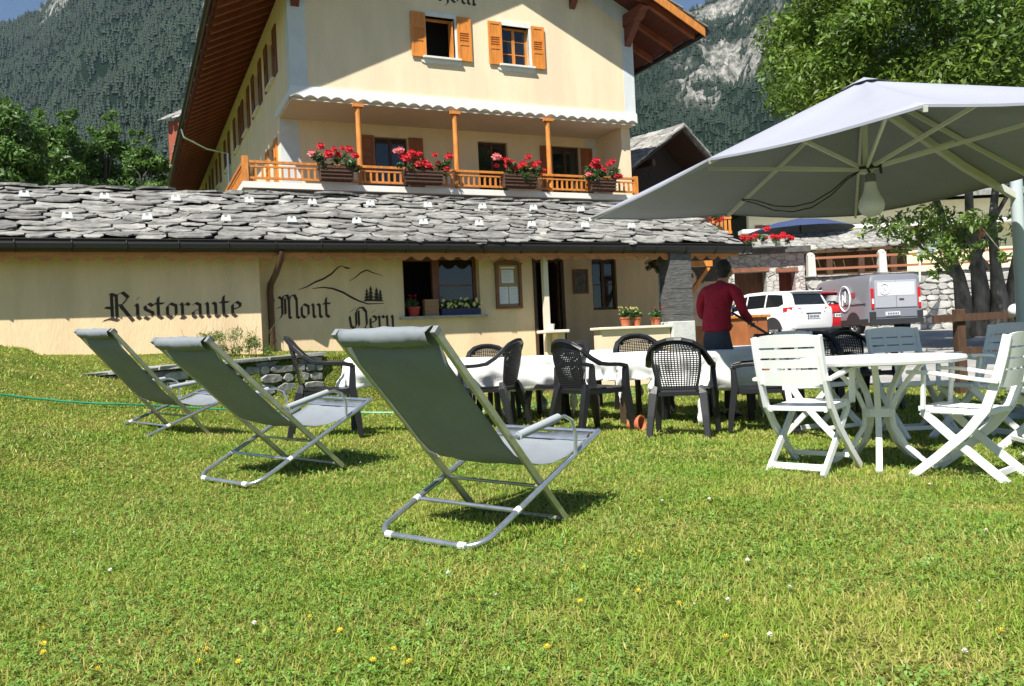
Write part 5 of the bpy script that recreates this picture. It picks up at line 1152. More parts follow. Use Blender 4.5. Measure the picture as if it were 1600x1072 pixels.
# fence
F0 = P3(1500, 540, 10.6); t = thing('rail_fence', 'dark brown post and rail fence in front of the big tree', 'fence', F0, .12)
zt_ = at(1500, 483, 10.6).z-F0.z; zr_ = at(1475, 498, 10.6).z-F0.z
M_FENCE = mat('fence_brown', (.085, .042, .022), .7, var=.35, scale=4, stretch=(6, 6, 1), bump=.3)
for x in (0, 2.3, 4.6): b = MB(); b.box(x-.055, x+.055, -.055, .055, -.3, zt_+x*.02); b.build('post', M_FENCE, t, bevel=.008)
b = MB(); b.bar((-.40, -.075, zr_), (2.4, -.075, zr_+.03), .035, .09, (0, 0, 1)); b.bar((2.2, -.112, zr_+.02), (4.8, -.112, zr_+.05), .035, .09); b.bar((.06, 0, zr_-.42), (4.7, 0, zr_-.40), .035, .09); b.build('rail', M_FENCE, t)
b = MB(); Pg = at(1586, 485, 9.6); tg = thing('globe_lamp', 'small white globe lamp on a thin stake beside the parasol mast', 'lamp', (Pg.x, Pg.y, gzf(Pg.x, Pg.y)))
b.ball((0, 0, Pg.z-gzf(Pg.x, Pg.y)), .075, 16, 10); b.build('globe', mat('white_glass', (.85, .85, .84), .3), tg, smooth=True, sharp=180); b = MB(); b.tube([(0, 0, -.1), (0, 0, Pg.z-gzf(Pg.x, Pg.y)-.06)], .012, 8); b.build('stake', M_GUTTER, tg)
# ================================================================ vehicles
M_TYRE = mat('tyre_rubber', (.018, .018, .018), .8); M_TRED = mat('red_lens', (.50, .012, .015), .2); M_BUMP = mat('black_bumper', (.03, .03, .033), .6); M_RIM = mat('alloy_rim', (.55, .56, .58), .3, metal=.7); M_PLATE = mat('number_plate', (.75, .76, .78), .5)
def loft(b, st):
    rings = []
    for y, sec in st: rings.append([(x, y, z) for x, z in sec]+[(-x, y, z) for x, z in sec[::-1]])
    b.rings(rings)
def wheel(t, x, y, r, w):
    b = MB(); s = 1 if x > 0 else -1
    rings = [[(x+dx*s, y+rr*cos(2*pi*j/24), r+rr*sin(2*pi*j/24)) for j in range(24)] for dx, rr in ((-w, r*.7), (-w, r*.97), (-w*.8, r), (-.02, r), (0, r*.96), (.0, r*.68), (-.03, r*.66))]
    b.rings(rings); o = b.build('wheel', M_TYRE, t, smooth=True)
    b = MB(); b.rings([[(x-.035*s, y+r*.15*cos(a), r+r*.15*sin(a)) for a in [2*pi*j/10 for j in range(10)]], [(x-.012*s, y+r*.14*cos(a), r+r*.14*sin(a)) for a in [2*pi*j/10 for j in range(10)]]])
    for k in range(5):
        a = 2*pi*k/5+.3; ca, sa = cos(a), sin(a); b.bar((x-.02*s, y+ca*r*.1, r+sa*r*.1), (x-.02*s, y+ca*r*.64, r+sa*r*.64), .05, .03, (1, 0, 0))
    b.tube([(x-.02*s, y+r*.64*cos(2*pi*j/24), r+r*.64*sin(2*pi*j/24)) for j in range(24)], .02, 6, True); b.build('rim', M_RIM, o)
def emboss(b, pts, th=.012):
    pts = [Vector(p) for p in pts]; n = (pts[1]-pts[0]).cross(pts[2]-pts[0]).normalized(); b.prism([p-n*th*.5 for p in pts], n*th)
def car(name, label, loc, rz, paint, gl=None, group=None):
    t = thing(name, label, 'car', loc, rz, group)
    def sec(w, zb, zt): return [(w*.82, zb), (w*.95, zb+.06), (w*.99, zb+.22), (w, (zb+zt)/2), (w*.985, zt-.10), (w*.94, zt), (.0, zt+.015)]
    b = MB(); loft(b, [(-2.18, sec(.74, .42, .88)), (-2.14, sec(.83, .30, .96)), (-2.0, sec(.875, .22, 1.01)), (-1.5, sec(.895, .2, 1.01)), (0, sec(.89, .2, .98)), (1.0, sec(.89, .2, .95)), (1.5, sec(.885, .2, .90)), (1.95, sec(.83, .24, .80)), (2.15, sec(.68, .32, .66))])
    bd = b.build('body', paint, t, smooth=True, sharp=35)
    G = [(-2.06, .80, .99, .75, 1.01), (-1.98, .815, .99, .70, 1.22), (-1.86, .82, .99, .655, 1.44), (-1.60, .825, .99, .655, 1.51), (-.8, .83, .985, .665, 1.555), (.1, .83, .975, .65, 1.55), (.42, .82, .97, .62, 1.50), (1.12, .78, .945, .70, .955)]
    b = MB(); b.rings([[(wb, y, zb-.03), (wr, y, z-.03 if z > 1.1 else z), (wr*.90, y, z), (-wr*.90, y, z), (-wr, y, z-.03 if z > 1.1 else z), (-wb, y, zb-.03)] for y, wb, zb, wr, z in G]); b.build('roof', paint, t, smooth=True, sharp=35)
    def side(s, y, f):
        for (g0, g1) in zip(G[:-1], G[1:]):
            if g0[0] <= y <= g1[0]: k = (y-g0[0])/(g1[0]-g0[0]); wb, zb, wr, z = [g0[i]+(g1[i]-g0[i])*k for i in (1, 2, 3, 4)]; return Vector((s*(wb+(wr-wb)*f+.004), y, zb-.03+(z-zb)*f))
    for s in (-1, 1):
        for poly in ([(-1.72, .30), (-1.60, .82), (-1.30, .86), (-.95, .87), (-.95, .14), (-1.55, .14)], [(-.88, .14), (-.88, .87), (-.05, .88), (-.05, .14)], [(.02, .14), (.02, .88), (.30, .84), (.82, .2), (.80, .14)]):
            b = MB(); pts = [side(s, y, f) for y, f in poly]; emboss(b, pts, .010); b.build('side_window', M_GLASS, t)
        wheel(t, s*.87, -1.33, .32, .2); wheel(t, s*.87, 1.35, .32, .2)
        for yy in (-1.33, 1.35):
            b = MB(); b.rings([[(s*(.80), yy+.39*cos(a), .32+.39*sin(a)) for a in [pi*j/14 for j in range(15)]], [(s*.905, yy+.39*cos(a), .32+.39*sin(a)) for a in [pi*j/14 for j in range(15)]]], cap=True); b.build('wheel_arch', M_BUMP, t)
        b = MB(); b.hexa([(s*.44, -2.19, .80), (s*.82, -2.13, .82), (s*.915, -1.82, .88), (s*.5, -1.95, .80)], [(s*.50, -2.17, .95), (s*.81, -2.11, .995), (s*.90, -1.82, .985), (s*.5, -1.95, .95)]); b.build('tail_light', M_TRED, t, bevel=.01)
        b = MB()
        for yy in (-.92, 0.0, .98): b.box(s*.893, s*.902, yy-.006, yy+.006, .32, .95)
        b.box(s*.893, s*.903, -.92, .98, .315, .327); b.build('door_gap', M_BUMP, t)
        for yy in (-.78, .14): b = MB(); b.box(s*.89, s*.925, yy, yy+.16, .80, .83); b.build('door_handle', paint, t, bevel=.008)
        b = MB(); b.box(s*.90, s*1.06, .55, .70, .98, 1.12); b.build('mirror', paint, t, bevel=.03)
    b = MB(); emboss(b, [(-.62, -2.045, 1.07), (.62, -2.045, 1.07), (.56, -1.885, 1.40), (-.56, -1.885, 1.40)], .03); b.build('rear_window', M_GLASS, t)
    b = MB(); b.box(-.62, .62, -1.98, -1.80, 1.46, 1.50); b.build('spoiler', paint, t, bevel=.015)
    b = MB(); b.box(-.26, .26, -2.195, -2.15, .62, .74); p = b.build('number_plate', M_PLATE, t); b = MB(); b.box(-.26, -.22, -2.2, -2.19, .62, .74)
    for k in range(7): b.box(-.18+k*.058, -.145+k*.058, -2.2, -2.19, .645, .715)
    b.build('plate_characters', mat('plate_ink', (.05, .06, .10), .6), p)
    b = MB(); b.box(-.30, .30, -2.19, -2.15, .76, .80); b.build('badge_strip', M_BUMP, t); b = MB(); b.box(-.70, .70, -2.19, -2.0, .22, .32); b.build('lower_bumper', M_BUMP, t, bevel=.02)
    b = MB(); b.bar((-.0, -2.06, 1.10), (.36, -2.03, 1.13), .02, .02); b.build('wiper', M_BUMP, t); return t
PC = P3(1272, 540, 26.2); car('parked_car', 'white hatchback parked between the stone building and the silver van', PC+Vector((-.9, 1.95, 0)), radians(25), mat('white_car_paint', (.80, .81, .82), .25, spec=.6))
PR = P3(1290, 540, 29.4); car('parked_car', 'red hatchback mostly hidden between the white hatchback and the silver van', PR+Vector((-.1, 1.6, 0)), radians(12), mat('red_car_paint', (.45, .018, .025), .25, spec=.6))
def van():
    P = P3(1410, 540, 27.4); t = thing('parked_van', 'silver delivery van with a white ring emblem on its side and rear door', 'van', P+Vector((-.55, 2.3, 0)), radians(9))
    sv = mat('silver_van_paint', (.27, .28, .32), .35, metal=.3, spec=.6)
    def sec(w, zb, zt, k=1): return [(w*.9, zb), (w, zb+.08), (w, zb+.5), (w*.985, zb+(zt-zb)*.55), (w*(.95 if k else .9), zt-.18), (w*.88, zt-.03), (w*.7, zt)]
    b = MB(); loft(b, [(-2.40, sec(.90, .34, 1.84)), (-2.36, sec(.93, .30, 1.92)), (-2.0, sec(.95, .28, 1.95)), (.4, sec(.95, .28, 1.96)), (.9, sec(.945, .28, 1.90)), (1.25, sec(.94, .28, 1.62)), (1.62, sec(.93, .28, 1.20)), (2.1, sec(.90, .28, 1.02)), (2.38, sec(.78, .32, .80))]); b.build('body', sv, t, smooth=True, sharp=35)
    b = MB(); b.box(-.93, .93, -2.46, -2.2, .30, .48); b.box(-.955, -.935, -2.3, 2.2, .30, .50); b.box(.935, .955, -2.3, 2.2, .30, .50); b.box(-.93, -.74, -2.44, -2.3, .48, .72); b.box(.74, .93, -2.44, -2.3, .48, .72); b.build('bumper', M_BUMP, t, bevel=.03)
    b = MB(); b.box(-.72, .72, -2.425, -2.39, .52, .80); b.build('lower_tailgate', sv, t, bevel=.02)
    b = MB(); b.box(-.74, .74, -2.430, -2.39, .83, 1.72); d = b.build('rear_door', mat('sunlit_rear_silver', (.46, .47, .52), .3, metal=.2, spec=.6), t, bevel=.03)  # rear door paler than the body, its stronger daylight put into the colour
    b = MB(); b.box(-.005, .005, -2.434, -2.43, .84, 1.70); b.build('door_gap', M_BUMP, d); b = MB(); b.box(.10, .26, -2.45, -2.43, 1.08, 1.12); b.build('handle', M_BUMP, d)
    b = MB(); b.box(-.66, .66, -2.437, -2.431, 1.22, 1.66); b.build('window_panel', mat('silver_panel', (.62, .63, .68), .25, spec=.6), d, bevel=.004)
    M_W = mat('white_vinyl', (.85, .85, .86), .5)
    b = MB(); b.tube([(-.42+.17*cos(2*pi*j/28), -2.441, 1.44+.17*sin(2*pi*j/28)) for j in range(28)], .018, 5, True); b.tube([(-.47, -2.441, 1.36), (-.46, -2.441, 1.50), (-.38, -2.441, 1.40), (-.37, -2.441, 1.52)], .018, 5); b.build('emblem', M_W, d)
    b = MB(); b.tube([(-.965, -1.0+.33*cos(2*pi*j/32), 1.22+.42*sin(2*pi*j/32)) for j in range(32)], .024, 5, True); b.tube([(-.965, -.86, .98), (-.965, -.88, 1.35), (-.965, -1.02, 1.1), (-.965, -1.05, 1.48)], .018, 5); b.build('emblem', M_W, t)
    b = MB(); b.box(-.963, -.955, -1.62, -1.38, 1.26, 1.40); b.build('red_lettering', mat('red_vinyl', (.45, .05, .06), .5), t)
    for s in (-1, 1):
        b = MB(); b.box(s*.83-.05, s*.83+.05, -2.435, -2.36, .80, 1.48); l = b.build('tail_light', M_TRED, t, bevel=.025); b = MB(); b.box(s*.83-.035, s*.83+.035, -2.44, -2.434, .98, 1.14); b.build('reversing_lens', M_W, l)
        wheel(t, s*.93, -1.45, .33, .22); wheel(t, s*.93, 1.5, .33, .22)
        for yy in (-1.45, 1.5):
            b = MB(); b.rings([[(s*.80, yy+.42*cos(a), .33+.42*sin(a)) for a in [pi*j/14 for j in range(15)]], [(s*.965, yy+.42*cos(a), .33+.42*sin(a)) for a in [pi*j/14 for j in range(15)]]]); b.build('wheel_arch', M_BUMP, t)
        b = MB()
        for yy in (-.35, .55, 1.62): b.box(s*.952, s*.957, yy-.008, yy+.008, .45, 1.60)
        b.box(s*.952, s*.962, -2.2, .5, .98, 1.01); b.build('door_gap', M_BUMP, t)
        b = MB(); emboss(b, [(s*.95, .55, 1.16), (s*.945, 1.5, 1.16), (s*.93, 1.15, 1.55), (s*.925, .55, 1.74)], .02); b.build('side_window', M_GLASS, t)
        b = MB(); b.box(s*.96, s*1.16, 1.25, 1.4, 1.15, 1.42); b.build('mirror', M_BUMP, t, bevel=.03)
    b = MB(); b.box(-.40, .10, -2.45, -2.42, .58, .70); p = b.build('number_plate', M_PLATE, t); b = MB()
    for k in range(7): b.box(-.34+k*.058, -.305+k*.058, -2.456, -2.45, .605, .675)
    b.build('plate_characters', mat('plate_ink', (.05, .06, .10), .6), p); return t
van()
# ================================================================ right background
def rubble(name, c1, c2, sc):
    m = bpy.data.materials.new(name); m.use_nodes = True; t = m.node_tree; N = t.nodes; L = t.links; b = N['Principled BSDF']; b.inputs['Roughness'].default_value = .9
    tc = N.new('ShaderNodeTexCoord'); mp = N.new('ShaderNodeMapping'); mp.inputs['Scale'].default_value = (1, 1, 1.7); L.new(tc.outputs['Object'], mp.inputs[0])
    v = N.new('ShaderNodeTexVoronoi'); v.inputs['Scale'].default_value = sc; L.new(mp.outputs[0], v.inputs[0]); v2 = N.new('ShaderNodeTexVoronoi'); v2.feature = 'DISTANCE_TO_EDGE'; v2.inputs['Scale'].default_value = sc; L.new(mp.outputs[0], v2.inputs[0])
    n = N.new('ShaderNodeTexNoise'); n.inputs['Scale'].default_value = 9; n.inputs['Detail'].default_value = 6; L.new(tc.outputs['Object'], n.inputs[0])
    mx = N.new('ShaderNodeMix'); mx.data_type = 'RGBA'; L.new(v.outputs['Color'], mx.inputs[0]); mx.inputs[6].default_value = (*c1, 1); mx.inputs[7].default_value = (*c2, 1)
    r = N.new('ShaderNodeValToRGB'); r.color_ramp.elements[0].position = .0; r.color_ramp.elements[0].color = (.42, .40, .38, 1); r.color_ramp.elements[1].position = .05; L.new(v2.outputs[0], r.inputs[0])
    m2 = N.new('ShaderNodeMix'); m2.data_type = 'RGBA'; m2.blend_type = 'MULTIPLY'; m2.inputs[0].default_value = 1; L.new(mx.outputs[2], m2.inputs[6]); L.new(r.outputs[0], m2.inputs[7])
    m3 = N.new('ShaderNodeMix'); m3.data_type = 'RGBA'; m3.blend_type = 'OVERLAY'; m3.inputs[0].default_value = .6; L.new(m2.outputs[2], m3.inputs[6]); L.new(n.outputs[0], m3.inputs[7]); L.new(m3.outputs[2], b.inputs['Base Color'])
    bp = N.new('ShaderNodeBump'); bp.inputs['Strength'].default_value = .8; bp.inputs['Distance'].default_value = .05; L.new(r.outputs[0], bp.inputs['Height']); L.new(bp.outputs[0], b.inputs['Normal']); return m
M_RUB = rubble('pale_rubble_masonry', (.56, .55, .51), (.36, .36, .34), 3.2)
D = 31.0
def bg(px, py, d=D): return at(px, py, d)
def bx_px(b, x0, x1, y0, y1, d, th, dz0=0):
    """box whose front face spans the given picture rectangle at depth d, th metres deep"""
    A_ = at(x0, y1, d); B_ = at(x1, y0, d); b.box(A_.x, B_.x, d, d+th, A_.z+dz0, B_.z); return A_, B_
t = thing('stone_building', 'pale rubble stone outbuilding with two dark openings left of the parked cars', 'building', (0, 0, 0))
z0 = .3; zt = at(1200, 397, D).z; X = lambda px, d=D: (px-800)/FPX*d
o1 = (X(1152), X(1202), at(1175, 452, D).z-.6, at(1175, 425, D).z); o2 = (X(1221), X(1247), at(1230, 450, D).z-.5, at(1230, 425, D).z)
b = MB(); wall_holes(b, X(1015), X(1262), z0, zt, D, D+.5, [o1, o2]); raw(b, 'wall', M_RUB, t); b = MB(); b.box(X(1015), X(1262), D+.55, D+5, z0, zt-.05); b.build('inner_wall', mat('weathered_brown_boards', (.16, .07, .035), .8, var=.4, scale=2, stretch=(8, 8, 1)), t)
b = MB()
for o in (o1, o2): b.box(o[0]-.1, o[1]+.1, D-.04, D+.3, o[3]+.003, o[3]+.16)
b.build('lintel', mat('old_red_lintel', (.22, .09, .05), .8, var=.3), t)
b = MB(); b.box(X(1010), X(1268), D-.35, D+5.2, zt+.003, zt+.22); b.build('roof_terrace', mat('dark_slab_edge', (.10, .10, .095), .9, var=.3), t)
# retaining wall with posts and rails
zw = at(1380, 427, 32.5).z
rw = stone_wall('retaining_wall', 'tall pale stone retaining wall behind the parked vehicles', (X(1255, 32.5), 32.5), (X(1660, 32.5), 32.2), .6, 0, 0, mat('pale_wall_stone', (.50, .49, .46), .9, scale=3, col2=(.28, .28, .265), bump=.6, bscale=8, island=.3), M_WCAP, 9, True, lambda f: .55, lambda f: zw, .26)
b = MB(); b.box(X(1240, 33.2), X(1700, 33.2)+4, 33.1, 60, 1, zw-.02); o = b.build('terrace_ground', mat('dry_terrace_grass', (.24, .25, .08), .95, var=.3, scale=2)); struct(o)
M_GRAN = mat('granite_post', (.62, .61, .56), .85, var=.2, scale=6)
fr = thing('terrace_railing', 'row of stone posts with red brown rails above the retaining wall', 'railing', (X(1272, 32.8), 32.8, zw))
for px in (1272, 1383, 1492, 1600):
    b = MB(); x = X(px, 32.8)-X(1272, 32.8); b.hexa([(x-.16, -.14, -.3), (x+.16, -.14, -.3), (x+.16, .14, -.3), (x-.16, .14, -.3)], [(x-.13, -.12, .85), (x+.13, -.12, .85), (x+.13, .12, .85), (x-.13, .12, .85)]); b.ball((x, 0, .85), .15, 8, 6, (1, 1, .7)); b.build('post', M_GRAN, fr, smooth=True)
b = MB(); x1 = X(1600, 32.8)-X(1272, 32.8)
for z in (.25, .68): b.box(0, x1, -.03, .03, z, z+.09)
b.build('rail', mat('red_rail', (.34, .13, .07), .6), fr)
# low stone roofed barn behind the railing
t = thing('stone_roof_barn', 'low dark barn under a long pale stone slab roof behind the terrace railing', 'building', (X(1230, 37), 37, zw-.2), radians(-4)); x1 = X(1425, 37)-X(1230, 37); zr0 = at(1330, 388, 37).z-(zw-.2); zr1 = at(1330, 364, 38.5).z-(zw-.2)
b = MB(); b.box(0, x1, .6, .8, -.5, zr0-.1); b.build('wall', mat('barn_boards', (.12, .06, .035), .8, var=.4, scale=3, stretch=(6, 1, 1)), t); b = MB()
slab_roof(b, -.8, x1+.4, 1.9, (zr1-zr0)/1.7, zr0, .28, .35, .8, .045, 31); b.build('roof', mat('sunlit_stone_slab', (.40, .39, .36), .9, col2=(.20, .20, .19), scale=5, island=.3, bump=.5), t); b = MB(); b.box(-.8, x1+.4, -.05, .0, zr0-.16, zr0-.02); b.build('fascia', M_DARKWOOD, t)
for i in range(4): b = MB(); b.box(.5+i*x1/4, .75+i*x1/4, .1, .3, -.5, zr0-.16); b.build('post', M_DARKWOOD, t)
# blue parasol
Pb = at(1250, 345, 40); t = thing('blue_parasol', 'wide dark blue parasol open above the low stone roofed barn', 'parasol', (Pb.x, Pb.y, zw)); hz = at(1250, 341, 40).z-zw; hb = at(1250, 361, 40).z-zw; R_ = 2.45
b = MB(); n = 16; b.add([(0, 0, hz)]+[(R_*.55*cos(2*pi*j/n), R_*.55*sin(2*pi*j/n), hz-(hz-hb)*.38) for j in range(n)]+[(R_*cos(2*pi*j/n), R_*sin(2*pi*j/n), hb) for j in range(n)], [(0, 1+j, 1+(j+1) % n) for j in range(n)]+[(1+j, 1+n+j, 1+n+(j+1) % n, 1+(j+1) % n) for j in range(n)]); b.build('canopy', mat('navy_canvas', (.035, .055, .14), .8, trans=.05), t); b = MB(); b.tube([(0, 0, -.3), (0, 0, hz)], .04, 8); b.build('pole', M_DARKWOOD, t)
t = thing('folded_awning', 'grey blue and white cloth screen among the branches left of the big tree trunks', 'awning', (X(1437, 30), 30, zw+.2)); b = MB(); p = [at(1434, 398, 30), at(1438, 362, 30), at(1470, 357, 30.5), at(1462, 396, 30.5)]; o_ = Vector((X(1437, 30), 30, zw+.2)); b.prism([q_-o_ for q_ in p], (0, .05, 0)); b.build('cloth', mat('blue_white_cloth', (.55, .60, .68), .8, var=.15, scale=2), t); b = MB(); b.tube([at(1437, 440, 30.2)-o_, at(1438, 360, 30.2)-o_], .04, 6); b.build('pole', M_RIB, t)
# pale house behind
t = thing('pale_house', 'large pale yellow house seen behind the barn and through the tree trunks', 'building', (X(1178, 46), 46, .8)); x1 = X(1760, 46)-X(1178, 46); zt = at(1400, 316, 46).z-.8
holes = []
for px in (1192, 1300, 1395, 1500, 1600):
    for py in (352,): a = at(px, py, 46); holes.append((a.x-X(1178, 46), a.x-X(1178, 46)+.9, a.z-.8-1.3, a.z-.8))
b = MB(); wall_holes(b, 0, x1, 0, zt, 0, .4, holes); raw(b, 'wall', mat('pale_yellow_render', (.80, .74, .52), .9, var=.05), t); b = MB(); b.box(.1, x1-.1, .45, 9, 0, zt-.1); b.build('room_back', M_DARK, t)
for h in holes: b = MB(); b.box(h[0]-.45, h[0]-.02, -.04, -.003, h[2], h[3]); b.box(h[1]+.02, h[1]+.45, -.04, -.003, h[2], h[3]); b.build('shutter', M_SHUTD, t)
b = MB(); b.prism([(-1, -1.2, zt), (x1+1, -1.2, zt), (x1+1, 4.5, zt+1.0), (-1, 4.5, zt+1.0)], (0, 0, .25)); b.prism([(-1, 10.5, zt), (x1+1, 10.5, zt), (x1+1, 4.5, zt+1.0), (-1, 4.5, zt+1.0)], (0, 0, .25)); b.build('roof', M_SLAB, t)
b = MB(); b.box(-.6, x1, -.9, -.003, at(1200, 366, 46).z-.8, at(1200, 360, 46).z-.8); b.build('white_balcony_slab', M_WHITE, t)
# chalet with a stone gable roof
t = thing('chalet', 'dark gabled chalet with a bright stone slab roof between the guest house and the parasol', 'building', at(1045, 208, 31), radians(42)); hw = 2.6; sl_ = .60
b = MB(); b.prism([(-hw, .6, -hw*sl_), (hw, .6, -hw*sl_), (0, .6, -.12)], (0, 6, 0)); b.box(-hw+.1, hw-.1, .62, 6, -7, -hw*sl_-.004); b.build('wall', mat('black_brown_boards', (.035, .02, .014), .85, var=.4, scale=3, stretch=(6, 6, 1)), t)
for s in (-1, 1):
    b = MB(); b.hexa([(0, -.6, -.04), (s*(hw+.9), -.6, -.04-sl_*(hw+.9)), (s*(hw+.9), 7, -.04-sl_*(hw+.9)), (0, 7, -.04)], [(0, -.6, .02), (s*(hw+.9), -.6, .02-sl_*(hw+.9)), (s*(hw+.9), 7, .02-sl_*(hw+.9)), (0, 7, .02)]); b.build('roof_boards', M_DARKWOOD, t)
    roof_cover('roof', t, s*(hw+1.0), 0, -.7, 7, .08, sl_, .36, .4, .9, .06, 50+s, mat('sunlit_stone_slab', (0, 0, 0)))
    b = MB(); b.bar((s*1.6, -.5, -1.0-.35), (s*1.6, .7, -1.0-.35), .18, .22); b.build('purlin', M_DARKWOOD, t)
# small house far left beyond the eave
t = thing('small_red_house', 'small red timber house with pale stone roof beyond the guest house left eave', 'building', at(278, 250, 52), radians(-24))
b = MB(); w_ = .75; zt = (at(278, 188, 52)-at(278, 250, 52)).z; b.box(-w_*.9, 3, 0, 4, -8, zt); b.build('wall', mat('red_timber', (.30, .07, .035), .7, var=.25, scale=3, stretch=(6, 6, 1)), t); b = MB(); slab_roof(b, -w_*1.2, 3.2, 2.0, .55, zt+.0, .3, .4, .7, .05, 77, y0=-.5); b.build('roof', mat('sunlit_stone_slab', (0, 0, 0)), t); b = MB(); b.box(.1, .7, -.02, 0, -1.6, -.2); b.build('window', M_GLASS, t)
# far balcony with flowers and planter above the wing's roof end
t = thing('far_balcony', 'small orange timber balcony seen just above the right end of the restaurant roof', 'balcony', at(1118, 364, 27)); b = MB(); b.box(-.9, .52, -.05, .03, -.05, .05)
for i in range(11): b.box(-.88+i*.13, -.80+i*.13, -.03, .0, -.02, .40)
b.box(-.9, .52, -.05, .03, .42, .50); b.build('railing', M_ORWOOD, t); b = MB(); b.box(-1.5, .5, .6, .7, -5, 1.6); b.build('wall', mat('dark_boards_far', (.06, .045, .03), .8, var=.3), t); b = MB(); b.box(-1.5, .5, .0, .6, -.2, -.06); b.build('floor', M_DARKWOOD, t)
Pf = at(1095, 356, 26.6); geranium('geranium_box', 'red geraniums on the small orange balcony above the end of the restaurant roof', 'flower box', None, -.6, .6, 11, loc=Pf+Vector((0, 0, -.1)), h=.2, nb=12, pink=0)
Pf = at(1198, 386, 30.6); t = geranium('geranium_trough', 'grey stone trough of orange red flowers left of the long stone barn roof', 'flower box', None, -.8, .8, 12, loc=Pf+Vector((0, 0, -.02)), h=.2, nb=16, pink=0)
for ch in t.children:
    if ch.name.startswith('box'): ch.data = ch.data.copy(); ch.data.materials[0] = M_STONEBLK
# ================================================================ trees
M_ASH = mat('ash_leaf', (.18, .27, .035), .5, island=.5, trans=.4, scale=.5, col2=(.10, .19, .03)); M_HAZEL = mat('hazel_leaf', (.13, .24, .05), .5, island=.45, trans=.4, scale=.4, col2=(.09, .18, .04))
def tree(name, label, base, trunks, clumps, n, size, leafm, seed, asp=.45, group=None):
    t = thing(name, label, 'tree', base, 0, group); q = random.Random(seed)
    foliage('crown', clumps, n, size, leafm, t, seed, .38, asp, .35)
    b = MB()
    for tr in trunks: b.tube([p[:3] for p in tr], [p[3] for p in tr], 10)
    hubs = [tr[-1] for tr in trunks]+[tr[-2] for tr in trunks if len(tr) > 3]
    for c in clumps[::2]:
        h = min(hubs, key=lambda h: (h[0]-c[0])**2+(h[1]-c[1])**2+(h[2]-c[2])**2); a = Vector(h[:3]); e = Vector(c[:3]); m = a.lerp(e, .5)+Vector((q.uniform(-.3, .3), q.uniform(-.3, .3), q.uniform(0, .4)))
        b.tube([a, m, e], [h[3]*.5, h[3]*.28, .015], 6)
    b.build('trunk', M_BARK, t, smooth=True, sharp=180); return t
Pt = P3(1535, 540, 19.0); q = random.Random(3); cl = []
def tl(px, py, d): P = at(px, py, d); return (P.x-Pt.x, P.y-Pt.y, P.z-Pt.z)
for i in range(190):                                        # crown clumps, wide and irregular
    a = q.random()*6.28; e = q.uniform(-.55, 1.35); r_ = q.uniform(.55, 1.0)**.6; x = 4.7*cos(a)*cos(e)*r_; y = 2.9*sin(a)*cos(e)*r_-.7; z = 6.6+3.9*sin(e)*r_
    cl.append((x, y, z, q.uniform(.45, .95)))
for px, py, r_ in ((1235, 145, .45), (1262, 110, .5), (1290, 95, .55), (1215, 165, .28), (1330, 60, .6), (1370, 30, .6), (1250, 190, .35), (1300, 170, .55), (1345, 120, .6), (1420, 345, .32), (1450, 335, .35), (1390, 350, .25), (1475, 345, .4), (1500, 360, .35), (1410, 390, .18), (1480, 395, .3), (1475, 415, .22), (1545, 350, .3), (1555, 375, .2), (1595, 330, .3), (1360, 350, .22), (1405, 362, .28), (1430, 372, .3), (1455, 362, .34), (1470, 380, .3), (1490, 375, .34), (1445, 400, .2), (1520, 345, .3), (1385, 365, .2), (1500, 400, .22), (1530, 385, .2), (1460, 430, .16), (1570, 400, .16), (1590, 360, .22), (1350, 365, .14), (1440, 60, .7), (1500, 40, .8), (1560, 70, .8), (1420, 110, .7), (1490, 120, .7), (1570, 130, .6), (1600, 90, .8), (1480, 180, .6), (1400, 170, .6)):
    x, y, z = tl(px, py, 17.2+q.uniform(-.8, 1.2)); cl.append((x, y, z, r_))
tr = []
for pts in ([(1510, 525, .26), (1505, 470, .24), (1498, 430, .17), (1480, 390, .13), (1470, 330, .10), (1440, 260, .07)],
            [(1530, 525, .28), (1533, 460, .26), (1525, 400, .17), (1515, 340, .13), (1512, 250, .10), (1490, 150, .07)],
            [(1556, 525, .27), (1562, 470, .25), (1556, 420, .16), (1550, 350, .12), (1560, 250, .09), (1570, 120, .06)],
            [(1578, 522, .22), (1580, 450, .16), (1588, 400, .11), (1600, 330, .08), (1640, 200, .06)],
            [(1520, 420, .13), (1540, 370, .09), (1560, 330, .07), (1600, 260, .05)], [(1500, 440, .10), (1470, 410, .06), (1430, 380, .035), (1385, 350, .02)], [(1545, 420, .10), (1520, 390, .07), (1500, 350, .05)]):
    tr.append([tl(px, py, 19.0+.25*math.sin(px))+(r_*.74,) for px, py, r_ in pts])
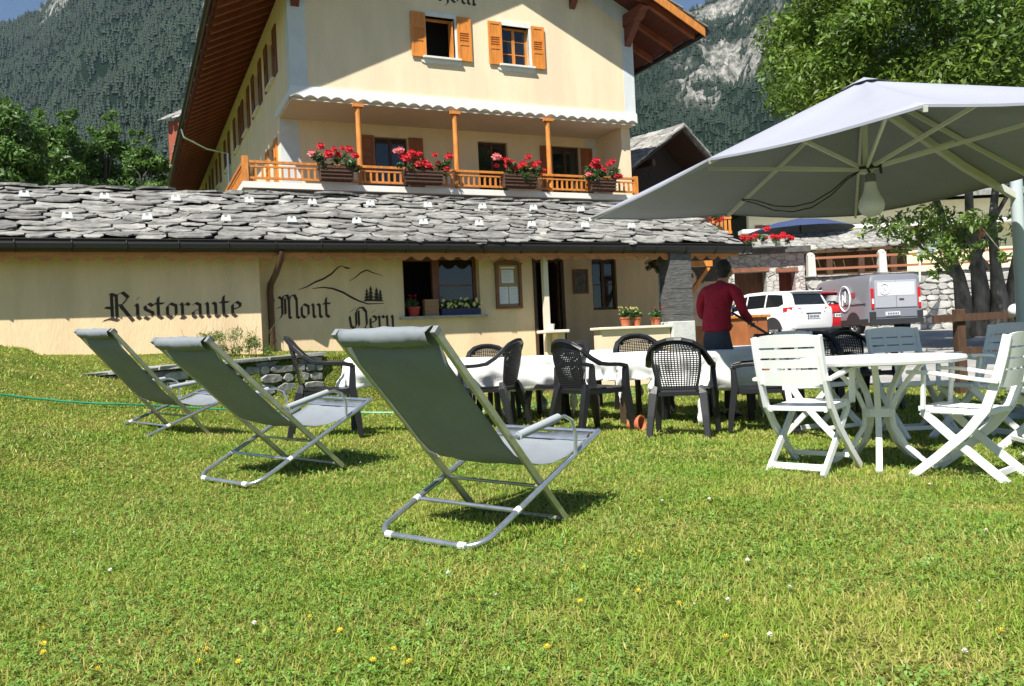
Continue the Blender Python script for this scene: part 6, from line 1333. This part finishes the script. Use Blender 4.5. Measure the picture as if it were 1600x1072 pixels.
tree('ash_tree', 'large leafy ash tree with several dark trunks behind the parasol at the right', Pt, tr, cl, 105000, .080, M_ASH, 5, .72)
q = random.Random(12)
def hedge_tree(px, D_, top, wpx, label, seed, n, bot=300, size=.15):
    base = P3(px, 540, D_); base.z = .8; cl = []; zt = at(px, top, D_).z-base.z; w_ = wpx/FPX*D_; q = random.Random(seed)
    for i in range(80):
        f = q.random(); rw = w_*(.95-.6*f**2.0); cl.append((q.uniform(-rw, rw), q.uniform(-rw, rw)*.7, zt*(.12+.82*f), q.uniform(.4, .85)*w_*.36))
    for i in range(6): cl.append((q.uniform(-.4, .4)*w_, 0, zt*q.uniform(.9, 1.0), w_*.12))
    return tree('broadleaf_tree', label, base, [[(0, 0, 0, .22), (.1, 0, zt*.35, .17), (-.1, .1, zt*.7, .09)]], cl, n, size, M_HAZEL, seed, .7, 'broadleaf trees behind the restaurant roof')
hedge_tree(20, 34, 150, 95, 'tall light green broadleaf tree at the left edge behind the restaurant roof', 1, 17000)
hedge_tree(105, 38, 172, 75, 'rounded broadleaf tree second from the left edge behind the roof', 2, 12000)
hedge_tree(180, 40, 176, 62, 'pointed broadleaf tree between the rounded one and the guest house eave', 3, 11000)
hedge_tree(240, 36, 205, 52, 'low dark broadleaf tree close beside the guest house eave', 4, 10000)
hedge_tree(-90, 36, 140, 100, 'broadleaf tree just beyond the left edge', 5, 9000)
b = MB()
# ---------------------------------------------------------------- air between here and the mountains
hb_ = MB(); hb_.box(-3200, 3200, -600, 3600, -1.2, 1600)
mh = bpy.data.materials.new('mountain_air'); mh.use_nodes = True; N_ = mh.node_tree.nodes; N_.remove(N_['Principled BSDF'])
pv = N_.new('ShaderNodeVolumePrincipled'); pv.inputs['Color'].default_value = (0.55, 0.75, 1.0, 1); pv.inputs['Density'].default_value = 0.000055; pv.inputs['Anisotropy'].default_value = 0.2
mh.node_tree.links.new(pv.outputs[0], N_['Material Output'].inputs['Volume'])
hz_ = hb_.build('haze', mh); hz_['kind'] = 'stuff'; hz_['label'] = 'thin blue mountain haze softening the far slopes'; hz_['category'] = 'haze'
